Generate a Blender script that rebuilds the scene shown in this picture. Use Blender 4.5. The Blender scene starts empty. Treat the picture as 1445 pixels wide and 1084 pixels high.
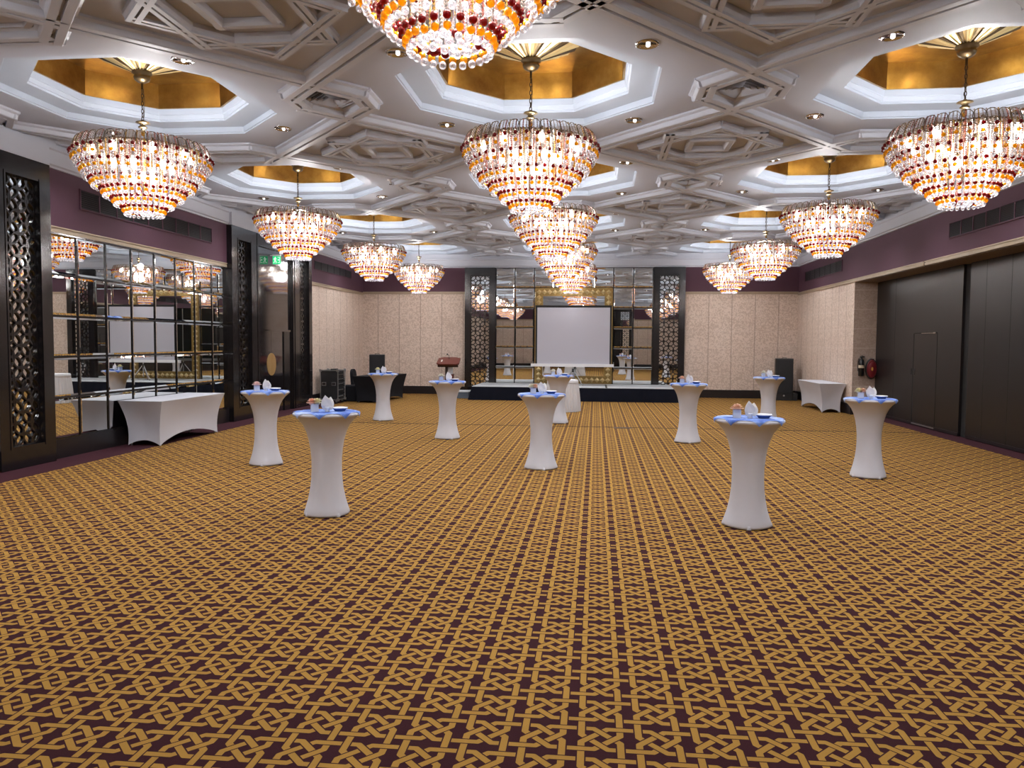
import bpy, bmesh, math, random
from math import pi, sin, cos, hypot, sqrt, atan2
from mathutils import Matrix, Vector
random.seed(7)
SC = bpy.context.scene
COL = SC.collection

# ------------------------------------------------------------------ camera
cam_d = bpy.data.cameras.new('camera'); cam = bpy.data.objects.new('camera', cam_d); COL.objects.link(cam)
Fw = Vector((-0.1067407, 0.9928329, -0.0537525)); Rt = Vector((0.9942090, 0.1072530, 0.0067304)); Up = Vector((-0.0124473, 0.0527228, 0.9985316))
M = Matrix((Rt, Up, -Fw)).transposed().to_4x4(); M.translation = Vector((0, 0, 1.75))
cam.matrix_world = M
cam_d.sensor_fit = 'HORIZONTAL'; cam_d.sensor_width = 36.0; cam_d.lens = 36.0 * 1095.32 / 1445.0
cam_d.clip_start = 0.05; cam_d.clip_end = 200
SC.camera = cam
# ------------------------------------------------------------------ world, exposure
W = bpy.data.worlds.new('world'); SC.world = W; W.use_nodes = True
W.node_tree.nodes['Background'].inputs[0].default_value = (0.9, 0.92, 1.0, 1)
W.node_tree.nodes['Background'].inputs[1].default_value = 0.0
SC.view_settings.view_transform = 'Standard'; SC.view_settings.look = 'None'
SC.view_settings.gamma = 1.0; SC.view_settings.use_curve_mapping = False
SC.view_settings.exposure = 0.0
CHANDELIER_WATT = 105.0
CEILING_FILL_WATT = 105.0
DOWNLIGHT_WATT = 135.0
LAMP_COLOUR = (0.985, 0.98, 1.0)
SC.cycles.use_denoising = True
SC.cycles.max_bounces = 10; SC.cycles.diffuse_bounces = 5; SC.cycles.glossy_bounces = 6
SC.cycles.transmission_bounces = 6; SC.cycles.transparent_max_bounces = 24
SC.cycles.sample_clamp_indirect = 8.0
SC.cycles.caustics_reflective = False; SC.cycles.caustics_refractive = False

# ------------------------------------------------------------------ material helpers
def mat(name, col=(.5, .5, .5), rough=.5, metal=0.0, spec=.5, emit=None, es=0.0, **kw):
    m = bpy.data.materials.new(name); m.use_nodes = True
    b = m.node_tree.nodes['Principled BSDF']
    b.inputs['Base Color'].default_value = (*col, 1); b.inputs['Roughness'].default_value = rough
    b.inputs['Metallic'].default_value = metal; b.inputs['Specular IOR Level'].default_value = spec
    if emit: b.inputs['Emission Color'].default_value = (*emit, 1); b.inputs['Emission Strength'].default_value = es
    for k, v in kw.items(): b.inputs[k].default_value = v
    return m
class NT:
    def __init__(s, m): s.t = m.node_tree; s.n = s.t.nodes; s.l = s.t.links
    def node(s, typ, **kw):
        n = s.n.new(typ)
        for k, v in kw.items(): setattr(n, k, v)
        return n
    def plug(s, sock, v):
        if isinstance(v, (int, float)): sock.default_value = v
        elif isinstance(v, tuple): sock.default_value = v
        else: s.l.new(v, sock)
    def math(s, op, a, b=None, c=None, clamp=False):
        n = s.n.new('ShaderNodeMath'); n.operation = op; n.use_clamp = clamp
        s.plug(n.inputs[0], a)
        if b is not None: s.plug(n.inputs[1], b)
        if c is not None: s.plug(n.inputs[2], c)
        return n.outputs[0]
    def mix(s, fac, a, b):
        n = s.n.new('ShaderNodeMix'); n.data_type = 'RGBA'
        s.plug(n.inputs[0], fac); s.plug(n.inputs[6], a); s.plug(n.inputs[7], b)
        return n.outputs[2]
    def noise(s, scale, detail=3, vec=None, rough=.5):
        n = s.n.new('ShaderNodeTexNoise'); n.inputs['Scale'].default_value = scale; n.inputs['Detail'].default_value = detail
        n.inputs['Roughness'].default_value = rough
        if vec is not None: s.l.new(vec, n.inputs['Vector'])
        return n.outputs[0]
    def ramp(s, fac, stops):
        n = s.n.new('ShaderNodeValToRGB'); cr = n.color_ramp
        while len(cr.elements) < len(stops): cr.elements.new(.5)
        for e, (p, c) in zip(cr.elements, stops): e.position = p; e.color = (*c, 1)
        s.plug(n.inputs[0], fac); return n.outputs[0]
    def obj(s):
        return s.n.new('ShaderNodeTexCoord').outputs['Object']
    def bump(s, h, strength, dist=.01):
        n = s.n.new('ShaderNodeBump'); n.inputs['Strength'].default_value = strength; n.inputs['Distance'].default_value = dist
        s.l.new(h, n.inputs['Height']); s.l.new(n.outputs[0], s.n['Principled BSDF'].inputs['Normal'])
    def base(s, c): s.plug(s.n['Principled BSDF'].inputs['Base Color'], c)

def noisy(name, c1, c2, scale, rough=.6, bump=0.0, bscale=None, **kw):
    m = mat(name, c1, rough, **kw); t = NT(m); o = t.obj()
    t.base(t.mix(t.noise(scale, 4, o), (*c1, 1), (*c2, 1)))
    if bump: t.bump(t.noise(bscale or scale, 4, o), bump)
    return m

# ------------------------------------------------------------------ materials
GOLD_C = (0.54, 0.30, 0.070, 1); MAROON = (0.046, 0.0125, 0.016, 1)
def carpet_material():
    m = mat('carpet', (.1, .05, .03), .95, spec=.1); t = NT(m); o = t.obj()
    sp = t.node('ShaderNodeSeparateXYZ'); t.l.new(o, sp.inputs[0]); X, Y = sp.outputs[0], sp.outputs[1]
    PX, PY = 0.2535, 0.2625
    u = t.math('SUBTRACT', t.math('FRACT', t.math('DIVIDE', t.math('ADD', X, 50 * PX - 0.043 + PX / 2), PX)), .5)
    v = t.math('SUBTRACT', t.math('FRACT', t.math('DIVIDE', t.math('ADD', Y, 50 * PY - 3.367 + PY / 2), PY)), .5)
    a, c, w, ol = .338, .12, .060, .085
    L = (a + c) * sqrt(2)
    def strand(su, sv):
        U = t.math('MULTIPLY', u, su) if su < 0 else u
        V = t.math('MULTIPLY', v, sv) if sv < 0 else v
        def hyp(p, q): return t.math('SQRT', t.math('ADD', t.math('MULTIPLY', p, p), t.math('MULTIPLY', q, q)))
        d1 = hyp(t.math('ADD', U, a), t.math('MAXIMUM', t.math('ADD', V, c), 0.0))
        d3 = hyp(t.math('MAXIMUM', t.math('SUBTRACT', c, U), 0.0), t.math('SUBTRACT', V, a))
        tt = t.math('MULTIPLY', t.math('ADD', t.math('ADD', U, V), a + c), 1 / sqrt(2))
        nn = t.math('MULTIPLY', t.math('SUBTRACT', t.math('SUBTRACT', V, U), a - c), 1 / sqrt(2))
        d2 = hyp(nn, t.math('MAXIMUM', t.math('MAXIMUM', t.math('MULTIPLY', tt, -1.0), t.math('SUBTRACT', tt, L)), 0.0))
        d = t.math('MINIMUM', t.math('MINIMUM', d1, d2), d3)
        return t.math('LESS_THAN', d, w), t.math('LESS_THAN', d, ol)
    S = [strand(1, 1), strand(-1, -1), strand(1, -1), strand(-1, 1)]
    pl = t.math('GREATER_THAN', t.math('ADD', u, v), 0.0); mn = t.math('GREATER_THAN', t.math('SUBTRACT', u, v), 0.0)
    inv = lambda x: t.math('SUBTRACT', 1.0, x)
    mul = lambda x, y: t.math('MULTIPLY', x, y)
    v1 = mul(mul(S[0][0], inv(mul(S[1][1], inv(pl)))), inv(S[3][1]))
    v2 = mul(mul(S[1][0], inv(mul(S[0][1], pl))), inv(S[2][1]))
    v3 = mul(mul(S[2][0], inv(S[0][1])), inv(mul(S[3][1], mn)))
    v4 = mul(mul(S[3][0], inv(S[1][1])), inv(mul(S[2][1], inv(mn))))
    g = t.math('MAXIMUM', t.math('MAXIMUM', v1, v2), t.math('MAXIMUM', v3, v4))
    fz = t.noise(220, 2, o); big = t.noise(.6, 3, o)
    gold = t.mix(fz, (0.43, 0.245, 0.054, 1), (0.305, 0.17, 0.036, 1))
    gold = t.mix(t.math('MULTIPLY', big, .5), gold, (0.35, 0.195, 0.042, 1))
    mar = t.mix(fz, MAROON, (0.028, 0.008, 0.012, 1))
    colr = t.mix(g, mar, gold)
    edge = t.math('MAXIMUM', t.math('LESS_THAN', X, -7.17), t.math('GREATER_THAN', X, 6.52))
    t.base(t.mix(edge, colr, t.mix(fz, (0.060, 0.020, 0.028, 1), (0.042, 0.014, 0.020, 1))))
    t.bump(fz, .5, .004)
    return m
def wallpaper_material():
    m = mat('wallpaper', (.4, .31, .26), .75, spec=.25); t = NT(m); o = t.obj()
    sp = t.node('ShaderNodeSeparateXYZ'); t.l.new(o, sp.inputs[0]); X, Y, Z = sp.outputs
    ws = t.node('ShaderNodeTexNoise'); ws.inputs['Scale'].default_value = 3.0; t.l.new(o, ws.inputs['Vector'])
    wv = t.node('ShaderNodeTexWave'); wv.wave_type = 'RINGS'; wv.inputs['Scale'].default_value = 2.7
    wv.inputs['Distortion'].default_value = 14; wv.inputs['Detail'].default_value = 2.5; wv.inputs['Detail Scale'].default_value = 3.5
    t.l.new(o, wv.inputs['Vector'])
    fl = t.ramp(wv.outputs['Fac'] if 'Fac' in wv.outputs else wv.outputs[1], [(.35, (0, 0, 0)), (.6, (1, 1, 1))])
    fine = t.noise(60, 3, o)
    c = t.mix(fl, (0.575, 0.46, 0.38, 1), (0.735, 0.615, 0.53, 1))
    c = t.mix(t.math('MULTIPLY', fine, .25), c, (0.60, 0.48, 0.40, 1))
    def seam(co, per, off, wd):
        f = t.math('FRACT', t.math('DIVIDE', t.math('ADD', co, 40 * per + off), per))
        return t.math('LESS_THAN', t.math('MULTIPLY', f, per), wd)
    s = t.math('MAXIMUM', seam(X, .727, -4.31, .034), seam(Y, .62, -24.5, .034))
    c = t.mix(t.math('MULTIPLY', s, .6), c, (0.34, 0.26, 0.21, 1))
    h = t.math('MULTIPLY', seam(Z, .48, -1.65, .025), .4)
    c = t.mix(h, c, (0.70, 0.60, 0.53, 1))
    t.base(c); t.bump(fl, .25, .006)
    return m
CARPET = carpet_material(); WALLPAPER = wallpaper_material()
PURPLE = noisy('aubergine_wallcovering', (0.102, 0.047, 0.072), (0.082, 0.037, 0.058), 90, .7, .15, 160, spec=.3)
TAN = noisy('champagne_moulding', (0.42, 0.34, 0.24), (0.36, 0.28, 0.19), 8, .45)
TANDARK = noisy('soffit_laminate', (0.20, 0.15, 0.115), (0.17, 0.125, 0.095), 6, .5)
BLACK = noisy('black_lacquer', (0.010, 0.009, 0.0105), (0.014, 0.012, 0.013), 3, .14, spec=.55)
DOORBLK = mat('piano_black_lacquer', (0.012, 0.010, 0.012), .07, spec=1.0); DOORBLK.node_tree.nodes['Principled BSDF'].inputs['IOR'].default_value = 1.75
BASEB = noisy('black_skirting', (0.012, 0.010, 0.012), (0.016, 0.013, 0.015), 3, .3)
PARTI = noisy('dark_partition_veneer', (0.009, 0.0078, 0.0088), (0.013, 0.011, 0.012), 5, .36, spec=.40)
GAP = mat('joint_shadow_gap', (0.004, 0.004, 0.005), .8)
MIRROR = mat('mirror_glass', (0.80, 0.82, 0.81), 0.0, 1.0)
CEIL = noisy('ceiling_paint', (0.43, 0.45, 0.52), (0.395, 0.415, 0.48), 1.5, .6, spec=.3)
MOULD = noisy('ceiling_moulding_paint', (0.45, 0.465, 0.52), (0.41, 0.425, 0.48), 2.5, .5, spec=.3)
FASC = noisy('cornice_paint', (0.42, 0.43, 0.48), (0.39, 0.40, 0.45), 2, .6)
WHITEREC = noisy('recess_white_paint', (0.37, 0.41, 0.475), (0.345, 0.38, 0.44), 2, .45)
def gold_leaf():
    m = mat('gold_leaf', (.6, .36, .09), .30, .95); t = NT(m); o = t.obj()
    c = t.ramp(t.noise(2.5, 5, o, .65), [(.3, (0.26, 0.14, 0.045)), (.55, (0.42, 0.26, 0.075)), (.75, (0.58, 0.40, 0.13))])
    t.base(c); t.bump(t.noise(9, 4, o), .15); return m
GOLD = gold_leaf()
FRAMEGOLD = noisy('antique_gold_frame', (0.40, 0.27, 0.085), (0.31, 0.20, 0.06), 14, .4, metal=.3)
STUDGOLD = noisy('bright_gilt', (0.84, 0.68, 0.36), (0.76, 0.60, 0.30), 10, .35, metal=.1)
BRASS = noisy('aged_brass', (0.24, 0.18, 0.095), (0.15, 0.11, 0.06), 20, .3, metal=.9)
BRASSLIGHT = mat('polished_brass', (0.82, 0.66, 0.34), .3, .8)
BRASSDARK = mat('dark_bronze', (0.075, 0.05, 0.025), .35, .8)
WIRE = mat('bronze_wire', (0.10, 0.075, 0.05), .35, .8)
CHROME = mat('chrome', (0.55, 0.55, 0.57), .10, 1.0)
LENS = mat('downlight_lens', (0.8, 0.8, 0.8), .2, emit=(1, .98, .96), es=2.5)
def bead(name, tint, trans, body, wt=.42, wb=.40, wg=.18):
    m = bpy.data.materials.new(name); m.use_nodes = True; t = NT(m); t.n.clear()
    out = t.node('ShaderNodeOutputMaterial')
    tr = t.node('ShaderNodeBsdfTransparent'); tr.inputs[0].default_value = (*trans, 1)
    tl = t.node('ShaderNodeBsdfTranslucent'); tl.inputs[0].default_value = (*body, 1)
    df = t.node('ShaderNodeBsdfDiffuse'); df.inputs[0].default_value = (*body, 1)
    gl = t.node('ShaderNodeBsdfGlossy'); gl.inputs[0].default_value = (*tint, 1); gl.inputs['Roughness'].default_value = .06
    m1 = t.node('ShaderNodeMixShader'); m1.inputs[0].default_value = .4; t.l.new(tl.outputs[0], m1.inputs[1]); t.l.new(df.outputs[0], m1.inputs[2])
    m2 = t.node('ShaderNodeMixShader'); m2.inputs[0].default_value = wg / (wb + wg); t.l.new(m1.outputs[0], m2.inputs[1]); t.l.new(gl.outputs[0], m2.inputs[2])
    lw = t.node('ShaderNodeLayerWeight'); lw.inputs['Blend'].default_value = .35
    f = t.math('ADD', t.math('MULTIPLY', lw.outputs['Facing'], .5), 1 - wt - .2, clamp=True)
    m3 = t.node('ShaderNodeMixShader'); t.l.new(f, m3.inputs[0]); t.l.new(tr.outputs[0], m3.inputs[1]); t.l.new(m2.outputs[0], m3.inputs[2])
    t.l.new(m3.outputs[0], out.inputs[0]); return m
BD_CLEAR = bead('clear_crystal', (1, 1, 1), (.97, .97, .98), (.62, .62, .66), .38, .42, .20)
BD_LINK = bead('clear_link_crystal', (.8, .77, .74), (.86, .84, .82), (.46, .41, .38), .16)
BD_PINK = bead('pinkish_crystal', (.8, .62, .60), (.88, .72, .68), (.42, .19, .165), .16)
BD_HONEY = bead('honey_crystal', (.85, .72, .45), (.90, .80, .55), (.46, .30, .09), .16)
BD_RED = bead('ruby_crystal', (.8, .45, .45), (.35, .012, .02), (.21, .006, .012), .06, .70, .10)
BD_AMBER = bead('amber_crystal', (1, .85, .6), (.92, .45, .02), (.68, .385, .012), .10, .70, .10)
BULB = mat('lit_bulb', (1, 1, 1), .4, emit=(1, .96, .9), es=45.0); BULB.cycles.emission_sampling = 'NONE'
STRETCH = noisy('white_stretch_fabric', (0.60, 0.61, 0.67), (0.565, 0.575, 0.635), 3, .8, .08, 300, spec=.2)
PLEAT = noisy('white_pleated_cloth', (0.64, 0.635, 0.66), (0.58, 0.575, 0.60), 4, .85, spec=.2)
BLKCLOTH = noisy('black_stretch_fabric', (0.008, 0.009, 0.013), (0.012, 0.013, 0.018), 4, .8, spec=.2)
def topper_mat():
    m = mat('blue_print_cloth', (.4, .5, .8), .8, spec=.2); t = NT(m); o = t.obj()
    c = t.ramp(t.noise(7, 4, o, .6), [(.36, (0.38, 0.48, 0.76)), (.48, (0.15, 0.25, 0.60)), (.6, (0.06, 0.115, 0.40))])
    t.base(c); return m
TOPPER = topper_mat()
PORC = noisy('white_porcelain', (0.66, 0.70, 0.76), (0.62, 0.66, 0.73), 12, .25)
BLUEPL = noisy('blue_glazed_ceramic', (0.035, 0.09, 0.30), (0.05, 0.12, 0.36), 20, .25)
WHITEPL = mat('white_glaze', (0.78, 0.79, 0.81), .2)
NAPKIN = noisy('white_paper_napkin', (0.82, 0.80, 0.77), (0.76, 0.74, 0.70), 25, .8)
FL_PEACH = noisy('peach_petals', (0.82, 0.60, 0.47), (0.76, 0.48, 0.35), 40, .7)
FL_ORANGE = noisy('coral_petals', (0.80, 0.40, 0.28), (0.84, 0.62, 0.50), 30, .7)
FL_CREAM = noisy('cream_petals', (0.82, 0.76, 0.52), (0.76, 0.74, 0.50), 30, .7)
FL_WHITE = noisy('white_petals', (0.82, 0.79, 0.70), (0.76, 0.75, 0.62), 30, .7)
FL_PINK = noisy('blush_petals', (0.80, 0.62, 0.60), (0.74, 0.55, 0.53), 30, .7)
GREEN = mat('leaf_green', (0.07, 0.14, 0.04), .6)
SCREENF = noisy('projection_fabric', (0.475, 0.47, 0.53), (0.46, 0.455, 0.515), .8, .9, spec=.1)
ALU = mat('brushed_aluminium', (0.52, 0.53, 0.55), .35, .9)
WHITEPAINT = mat('white_enamel', (0.72, 0.72, 0.73), .35)
SPK = noisy('black_speaker_paint', (0.010, 0.011, 0.014), (0.016, 0.017, 0.020), 60, .5)
SPKGR = mat('black_speaker_grille', (0.018, 0.020, 0.024), .55, .4)
WOODRED = noisy('mahogany_veneer', (0.17, 0.045, 0.035), (0.13, 0.032, 0.025), 9, .35)
WOODDARK = noisy('dark_walnut', (0.045, 0.022, 0.017), (0.03, 0.015, 0.012), 9, .4)
DECK = noisy('grey_stage_deck', (0.46, 0.48, 0.50), (0.40, 0.42, 0.44), 2, .6)
SKIRT = noisy('black_stage_skirt', (0.006, 0.007, 0.014), (0.004, 0.005, 0.010), 3, .9, spec=.12)
STEPG = noisy('grey_step', (0.10, 0.13, 0.17), (0.08, 0.10, 0.135), 4, .6)
EXTBLK = mat('black_gloss_metal', (0.012, 0.012, 0.013), .25)
REDP = noisy('dark_red_enamel', (0.20, 0.014, 0.022), (0.15, 0.012, 0.018), 5, .3)
LABEL = noisy('printed_label', (0.70, 0.68, 0.62), (0.62, 0.45, 0.20), 18, .5)
YELLOWL = mat('yellow_label', (0.75, 0.42, 0.08), .5)
EXITG = mat('exit_green_lit', (0.0, 0.35, 0.13), .4, emit=(0.01, 0.62, 0.22), es=0.9)
EXITW = mat('exit_white_lit', (0.9, 0.95, 0.9), .4, emit=(.75, 1, .82), es=0.9)
GRILLE = mat('dark_grille', (0.016, 0.013, 0.016), .55)
PLASTICW = mat('white_plastic', (0.6, 0.58, 0.57), .4)
RUBBER = mat('black_rubber', (0.01, 0.01, 0.01), .7)
OVAL = noisy('satin_gold_plate', (0.60, 0.40, 0.17), (0.54, 0.35, 0.14), 6, .35, metal=.55)
BROWNPL = noisy('brown_floor_plate', (0.10, 0.065, 0.05), (0.07, 0.045, 0.035), 12, .6)

# ------------------------------------------------------------------ mesh builder
class MB:
    def __init__(s): s.v = []; s.f = []; s.m = []; s.sm = []; s.cnt = 0
    def add(s, vs, fs, mi=0, sm=False, T=None):
        b = len(s.v)
        s.v += [tuple(T @ Vector(p)) if T else tuple(p) for p in vs]
        for f in fs: s.f.append([b + i for i in f]); s.m.append(mi); s.sm.append(sm)
        return s
    def box(s, x0, x1, y0, y1, z0, z1, mi=0, T=None):
        vs = [(x, y, z) for z in (z0, z1) for y in (y0, y1) for x in (x0, x1)]
        return s.add(vs, [(0, 2, 3, 1), (4, 5, 7, 6), (0, 1, 5, 4), (2, 6, 7, 3), (0, 4, 6, 2), (1, 3, 7, 5)], mi, False, T)
    def prism(s, poly, z0, z1, mi=0, T=None, sm=False):
        n = len(poly); vs = [(x, y, z0) for x, y in poly] + [(x, y, z1) for x, y in poly]
        s.add(vs, [list(range(n - 1, -1, -1)), list(range(n, 2 * n))], mi, False, T)
        return s.add(vs, [(i, (i + 1) % n, n + (i + 1) % n, n + i) for i in range(n)], mi, sm, T)
    def lathe(s, prof, n=24, mi=0, T=None, sm=True, mod=None, cap0=True, cap1=True):
        vs = []
        for r, z in prof:
            for k in range(n):
                a = 2 * pi * k / n; rr = r if mod is None else mod(r, z, a)
                vs.append((rr * cos(a), rr * sin(a), z))
        fs = []
        for i in range(len(prof) - 1):
            for k in range(n): fs.append((i * n + k, i * n + (k + 1) % n, (i + 1) * n + (k + 1) % n, (i + 1) * n + k))
        s.add(vs, fs, mi, sm, T)
        if cap0 and prof[0][0] > 1e-5: s.add(vs[:n], [list(range(n - 1, -1, -1))], mi, False, T)
        if cap1 and prof[-1][0] > 1e-5: s.add(vs[-n:], [list(range(n))], mi, False, T)
        return s
    def tube(s, pts, r, n=8, mi=0, closed=False, caps=True):
        P = [Vector(p) for p in pts]; N = len(P); rings = []; up = None
        for i in range(N):
            d = (P[(i + 1) % N] - P[i - 1]) if closed else (P[min(i + 1, N - 1)] - P[max(i - 1, 0)])
            d.normalize()
            if up is None: up = Vector((0, 0, 1)) if abs(d.z) < .9 else Vector((1, 0, 0))
            a = d.cross(up)
            if a.length < 1e-4: a = d.cross(Vector((0, 1, 0)))
            a.normalize(); up = a.cross(d).normalized()
            rr = r[i] if isinstance(r, (list, tuple)) else r
            rings.append([P[i] + rr * (cos(2 * pi * k / n) * a + sin(2 * pi * k / n) * up) for k in range(n)])
        vs = [p for rg in rings for p in rg]; fs = []
        for i in range(N if closed else N - 1):
            j = (i + 1) % N
            for k in range(n): fs.append((i * n + k, i * n + (k + 1) % n, j * n + (k + 1) % n, j * n + k))
        s.add(vs, fs, mi, True)
        if not closed and caps: s.add(vs[:n], [list(range(n))], mi); s.add(vs[-n:], [list(range(n - 1, -1, -1))], mi)
        return s
    def sphere(s, c, r, mi=0, seg=8, ring=5, sz=1.0):
        vs = [(c[0], c[1], c[2] + r * sz)]
        for i in range(1, ring):
            ph = pi * i / ring
            for k in range(seg):
                a = 2 * pi * k / seg; vs.append((c[0] + r * sin(ph) * cos(a), c[1] + r * sin(ph) * sin(a), c[2] + r * sz * cos(ph)))
        vs.append((c[0], c[1], c[2] - r * sz)); fs = []
        for k in range(seg): fs.append((0, 1 + k, 1 + (k + 1) % seg))
        for i in range(ring - 2):
            for k in range(seg): fs.append((1 + i * seg + k, 1 + (i + 1) * seg + k, 1 + (i + 1) * seg + (k + 1) % seg, 1 + i * seg + (k + 1) % seg))
        b = 1 + (ring - 2) * seg
        for k in range(seg): fs.append((len(vs) - 1, b + (k + 1) % seg, b + k))
        return s.add(vs, fs, mi, True)
    def rib(s, p0, p1, prof, ext=0.0, mi=0):
        """bar along p0-p1 (plan points) with cross-section prof [(offset, z)]"""
        d = Vector((p1[0] - p0[0], p1[1] - p0[1])); d.normalize(); n = Vector((-d.y, d.x))
        a = Vector(p0) - d * ext; b = Vector(p1) + d * ext; k = len(prof)
        s.cnt += 1; dz = (s.cnt * 5 % 13) * .00055; prof = [(o, z - dz) for o, z in prof]
        vs = [(a.x + n.x * o, a.y + n.y * o, z) for o, z in prof] + [(b.x + n.x * o, b.y + n.y * o, z) for o, z in prof]
        fs = [(i, i + 1, k + i + 1, k + i) for i in range(k - 1)] + [list(range(k)), list(range(2 * k - 1, k - 1, -1))]
        return s.add(vs, fs, mi)
    def mesh(s, name, mats):
        me = bpy.data.meshes.new(name); me.from_pydata(s.v, [], s.f)
        for m in (mats if isinstance(mats, (list, tuple)) else [mats]): me.materials.append(m)
        me.polygons.foreach_set('material_index', s.m); me.polygons.foreach_set('use_smooth', s.sm)
        me.update(); return me
def obj(name, mb, mats, parent=None, loc=None, rotz=0):
    me = mb.mesh(name, mats) if isinstance(mb, MB) else mb
    o = bpy.data.objects.new(name, me); COL.objects.link(o)
    if parent: o.parent = parent
    if loc: o.location = loc
    if rotz: o.rotation_euler = (0, 0, rotz)
    return o
def fixn(o):
    bm = bmesh.new(); bm.from_mesh(o.data); bmesh.ops.recalc_face_normals(bm, faces=bm.faces); bm.to_mesh(o.data); bm.free(); return o
def bevel(o, w, seg=2):
    m = o.modifiers.new('bevel', 'BEVEL'); m.width = w; m.segments = seg; m.limit_method = 'ANGLE'; return o
def tag(o, label, cat, group=None):
    o['label'] = label; o['category'] = cat
    if group: o['group'] = group
    return o
def thing(name, label, cat, loc=(0, 0, 0), rotz=0, group=None):
    o = bpy.data.objects.new(name, None); COL.objects.link(o); o.location = loc; o.rotation_euler = (0, 0, rotz); o.empty_display_size = .1
    return tag(o, label, cat, group)
def struct(name, mb, mats, parent=None):
    o = obj(name, mb, mats, parent)
    if not parent: o['kind'] = 'structure'
    return o
def copy_tree(o, parent=None):
    c = o.copy(); COL.objects.link(c)
    if parent: c.parent = parent
    for ch in o.children: copy_tree(ch, c)
    return c
TR = [0]
def trim(mb, mats):
    TR[0] += 1; return struct('trim_%d' % TR[0], mb, mats)
def clip(o, planes):
    bm = bmesh.new(); bm.from_mesh(o.data)
    for co, no in planes:
        bmesh.ops.bisect_plane(bm, geom=bm.verts[:] + bm.edges[:] + bm.faces[:], plane_co=co, plane_no=no, clear_outer=True)
    bm.to_mesh(o.data); bm.free(); return o

# ------------------------------------------------------------------ room numbers
XL, XR, XD, YB, YN = -7.83, 6.38, 6.92, 25.6, -3.8
ZC, ZCEIL = 4.20, 4.65
SX, SY, X0, Y0 = 4.7486, 4.97, -0.782, 9.09
KY = SY / SX
COLS = [X0 - SX, X0, X0 + SX]
ROWS = [Y0 + SY * k for k in (-2, -1, 0, 1, 2, 3)]

# ------------------------------------------------------------------ floor, walls
fl = MB(); fl.add([(XL - .1, YN - .1, 0), (XD + .1, YN - .1, 0), (XD + .1, YB + .1, 0), (XL - .1, YB + .1, 0)], [(0, 1, 2, 3)])
struct('floor', fl, CARPET)
trim(MB().box(-7.17, 6.52, 16.16, 16.185, 0, .006), MAR_SEAM := mat('carpet_joint', (.03, .016, .014), .9))

w = struct('wall_left', MB().box(XL - .2, XL, YN, YB, 0, ZCEIL), WALLPAPER)
obj('upper_band', MB().box(XL, XL + .012, YN, YB, 3.38, ZC), PURPLE, w)
w = struct('wall_back', MB().box(XL - .2, XD + .2, YB, YB + .2, 0, ZCEIL), WALLPAPER)
obj('upper_band', MB().box(XL, XR, YB - .012, YB, 3.41, ZC), PURPLE, w)
w = struct('wall_near', MB().box(XL - .2, XD + .2, YN - .2, YN, 0, ZCEIL), WALLPAPER)
obj('upper_band', MB().box(XL, XR, YN, YN + .012, 3.38, ZC), PURPLE, w)
YE, YF = 20.18, 2.4
w = struct('wall_right', MB().box(XR, XD + .2, YE, YB, 0, 3.3), WALLPAPER)
struct('wall_right_near', MB().box(XR, XD + .2, YN, YF, 0, 3.3), WALLPAPER)
struct('wall_right_recess', MB().box(XD + .16, XD + .3, YF, YE, 0, 3.3), GAP)
w = struct('wall_right_upper', MB().box(XR, XD + .2, YN, YB, 3.3, ZCEIL), PURPLE)
obj('soffit', MB().box(XR + .012, XD + .16, YF + .002, YE - .002, 3.288, 3.3), TANDARK, w)
# mouldings under the purple bands
tz = [(3.30, .035), (3.345, .02), (3.38, .045)]
def moulding(x0, x1, y0, y1, nx, ny, lo=3.30):
    m = MB()
    for z0, z1, d in ((lo, lo + .045, .028), (lo + .045, lo + .065, .018), (lo + .065, lo + .085, .036)):
        m.box(min(x0, x1 + nx * d) if nx else x0, max(x0, x1 + nx * d) if nx else x1, min(y0, y1 + ny * d) if ny else y0, max(y0, y1 + ny * d) if ny else y1, z0, z1)
    return m
trim(moulding(XL, XL, YN, 9.28, 1, 0), TAN); trim(moulding(XL, XL, 10.36, 15.84, 1, 0), TAN); trim(moulding(XL, XL, 20.55, YB, 1, 0), TAN)
trim(moulding(XL, -4.35, YB, YB, 0, -1, 3.33), TAN); trim(moulding(2.86, XR, YB, YB, 0, -1, 3.33), TAN)
trim(moulding(XR, XR, YN, 16.0, -1, 0), TAN); trim(moulding(XR, XR, 16.06, YB, -1, 0), TAN)
trim(moulding(XL, XR, YN, YN, 0, 1), TAN)
struct('baseboard_left', MB().box(XL, XL + .025, YN, 9.29, 0, .26).box(XL, XL + .03, 10.35, 15.85, 0, .28).box(XL, XL + .025, 20.54, YB, 0, .26), BASEB)
struct('baseboard_back', MB().box(XL, -4.34, YB - .025, YB, 0, .26).box(2.85, XR, YB - .025, YB, 0, .26), BASEB)
struct('baseboard_right', MB().box(XR - .025, XR, YE, YB, 0, .26).box(XR, XD, YE - .02, YE, 0, .26).box(XR - .025, XR, YN, YF, 0, .26), BASEB)
struct('baseboard_near', MB().box(XL, XR, YN, YN + .025, 0, .26), BASEB)
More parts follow.
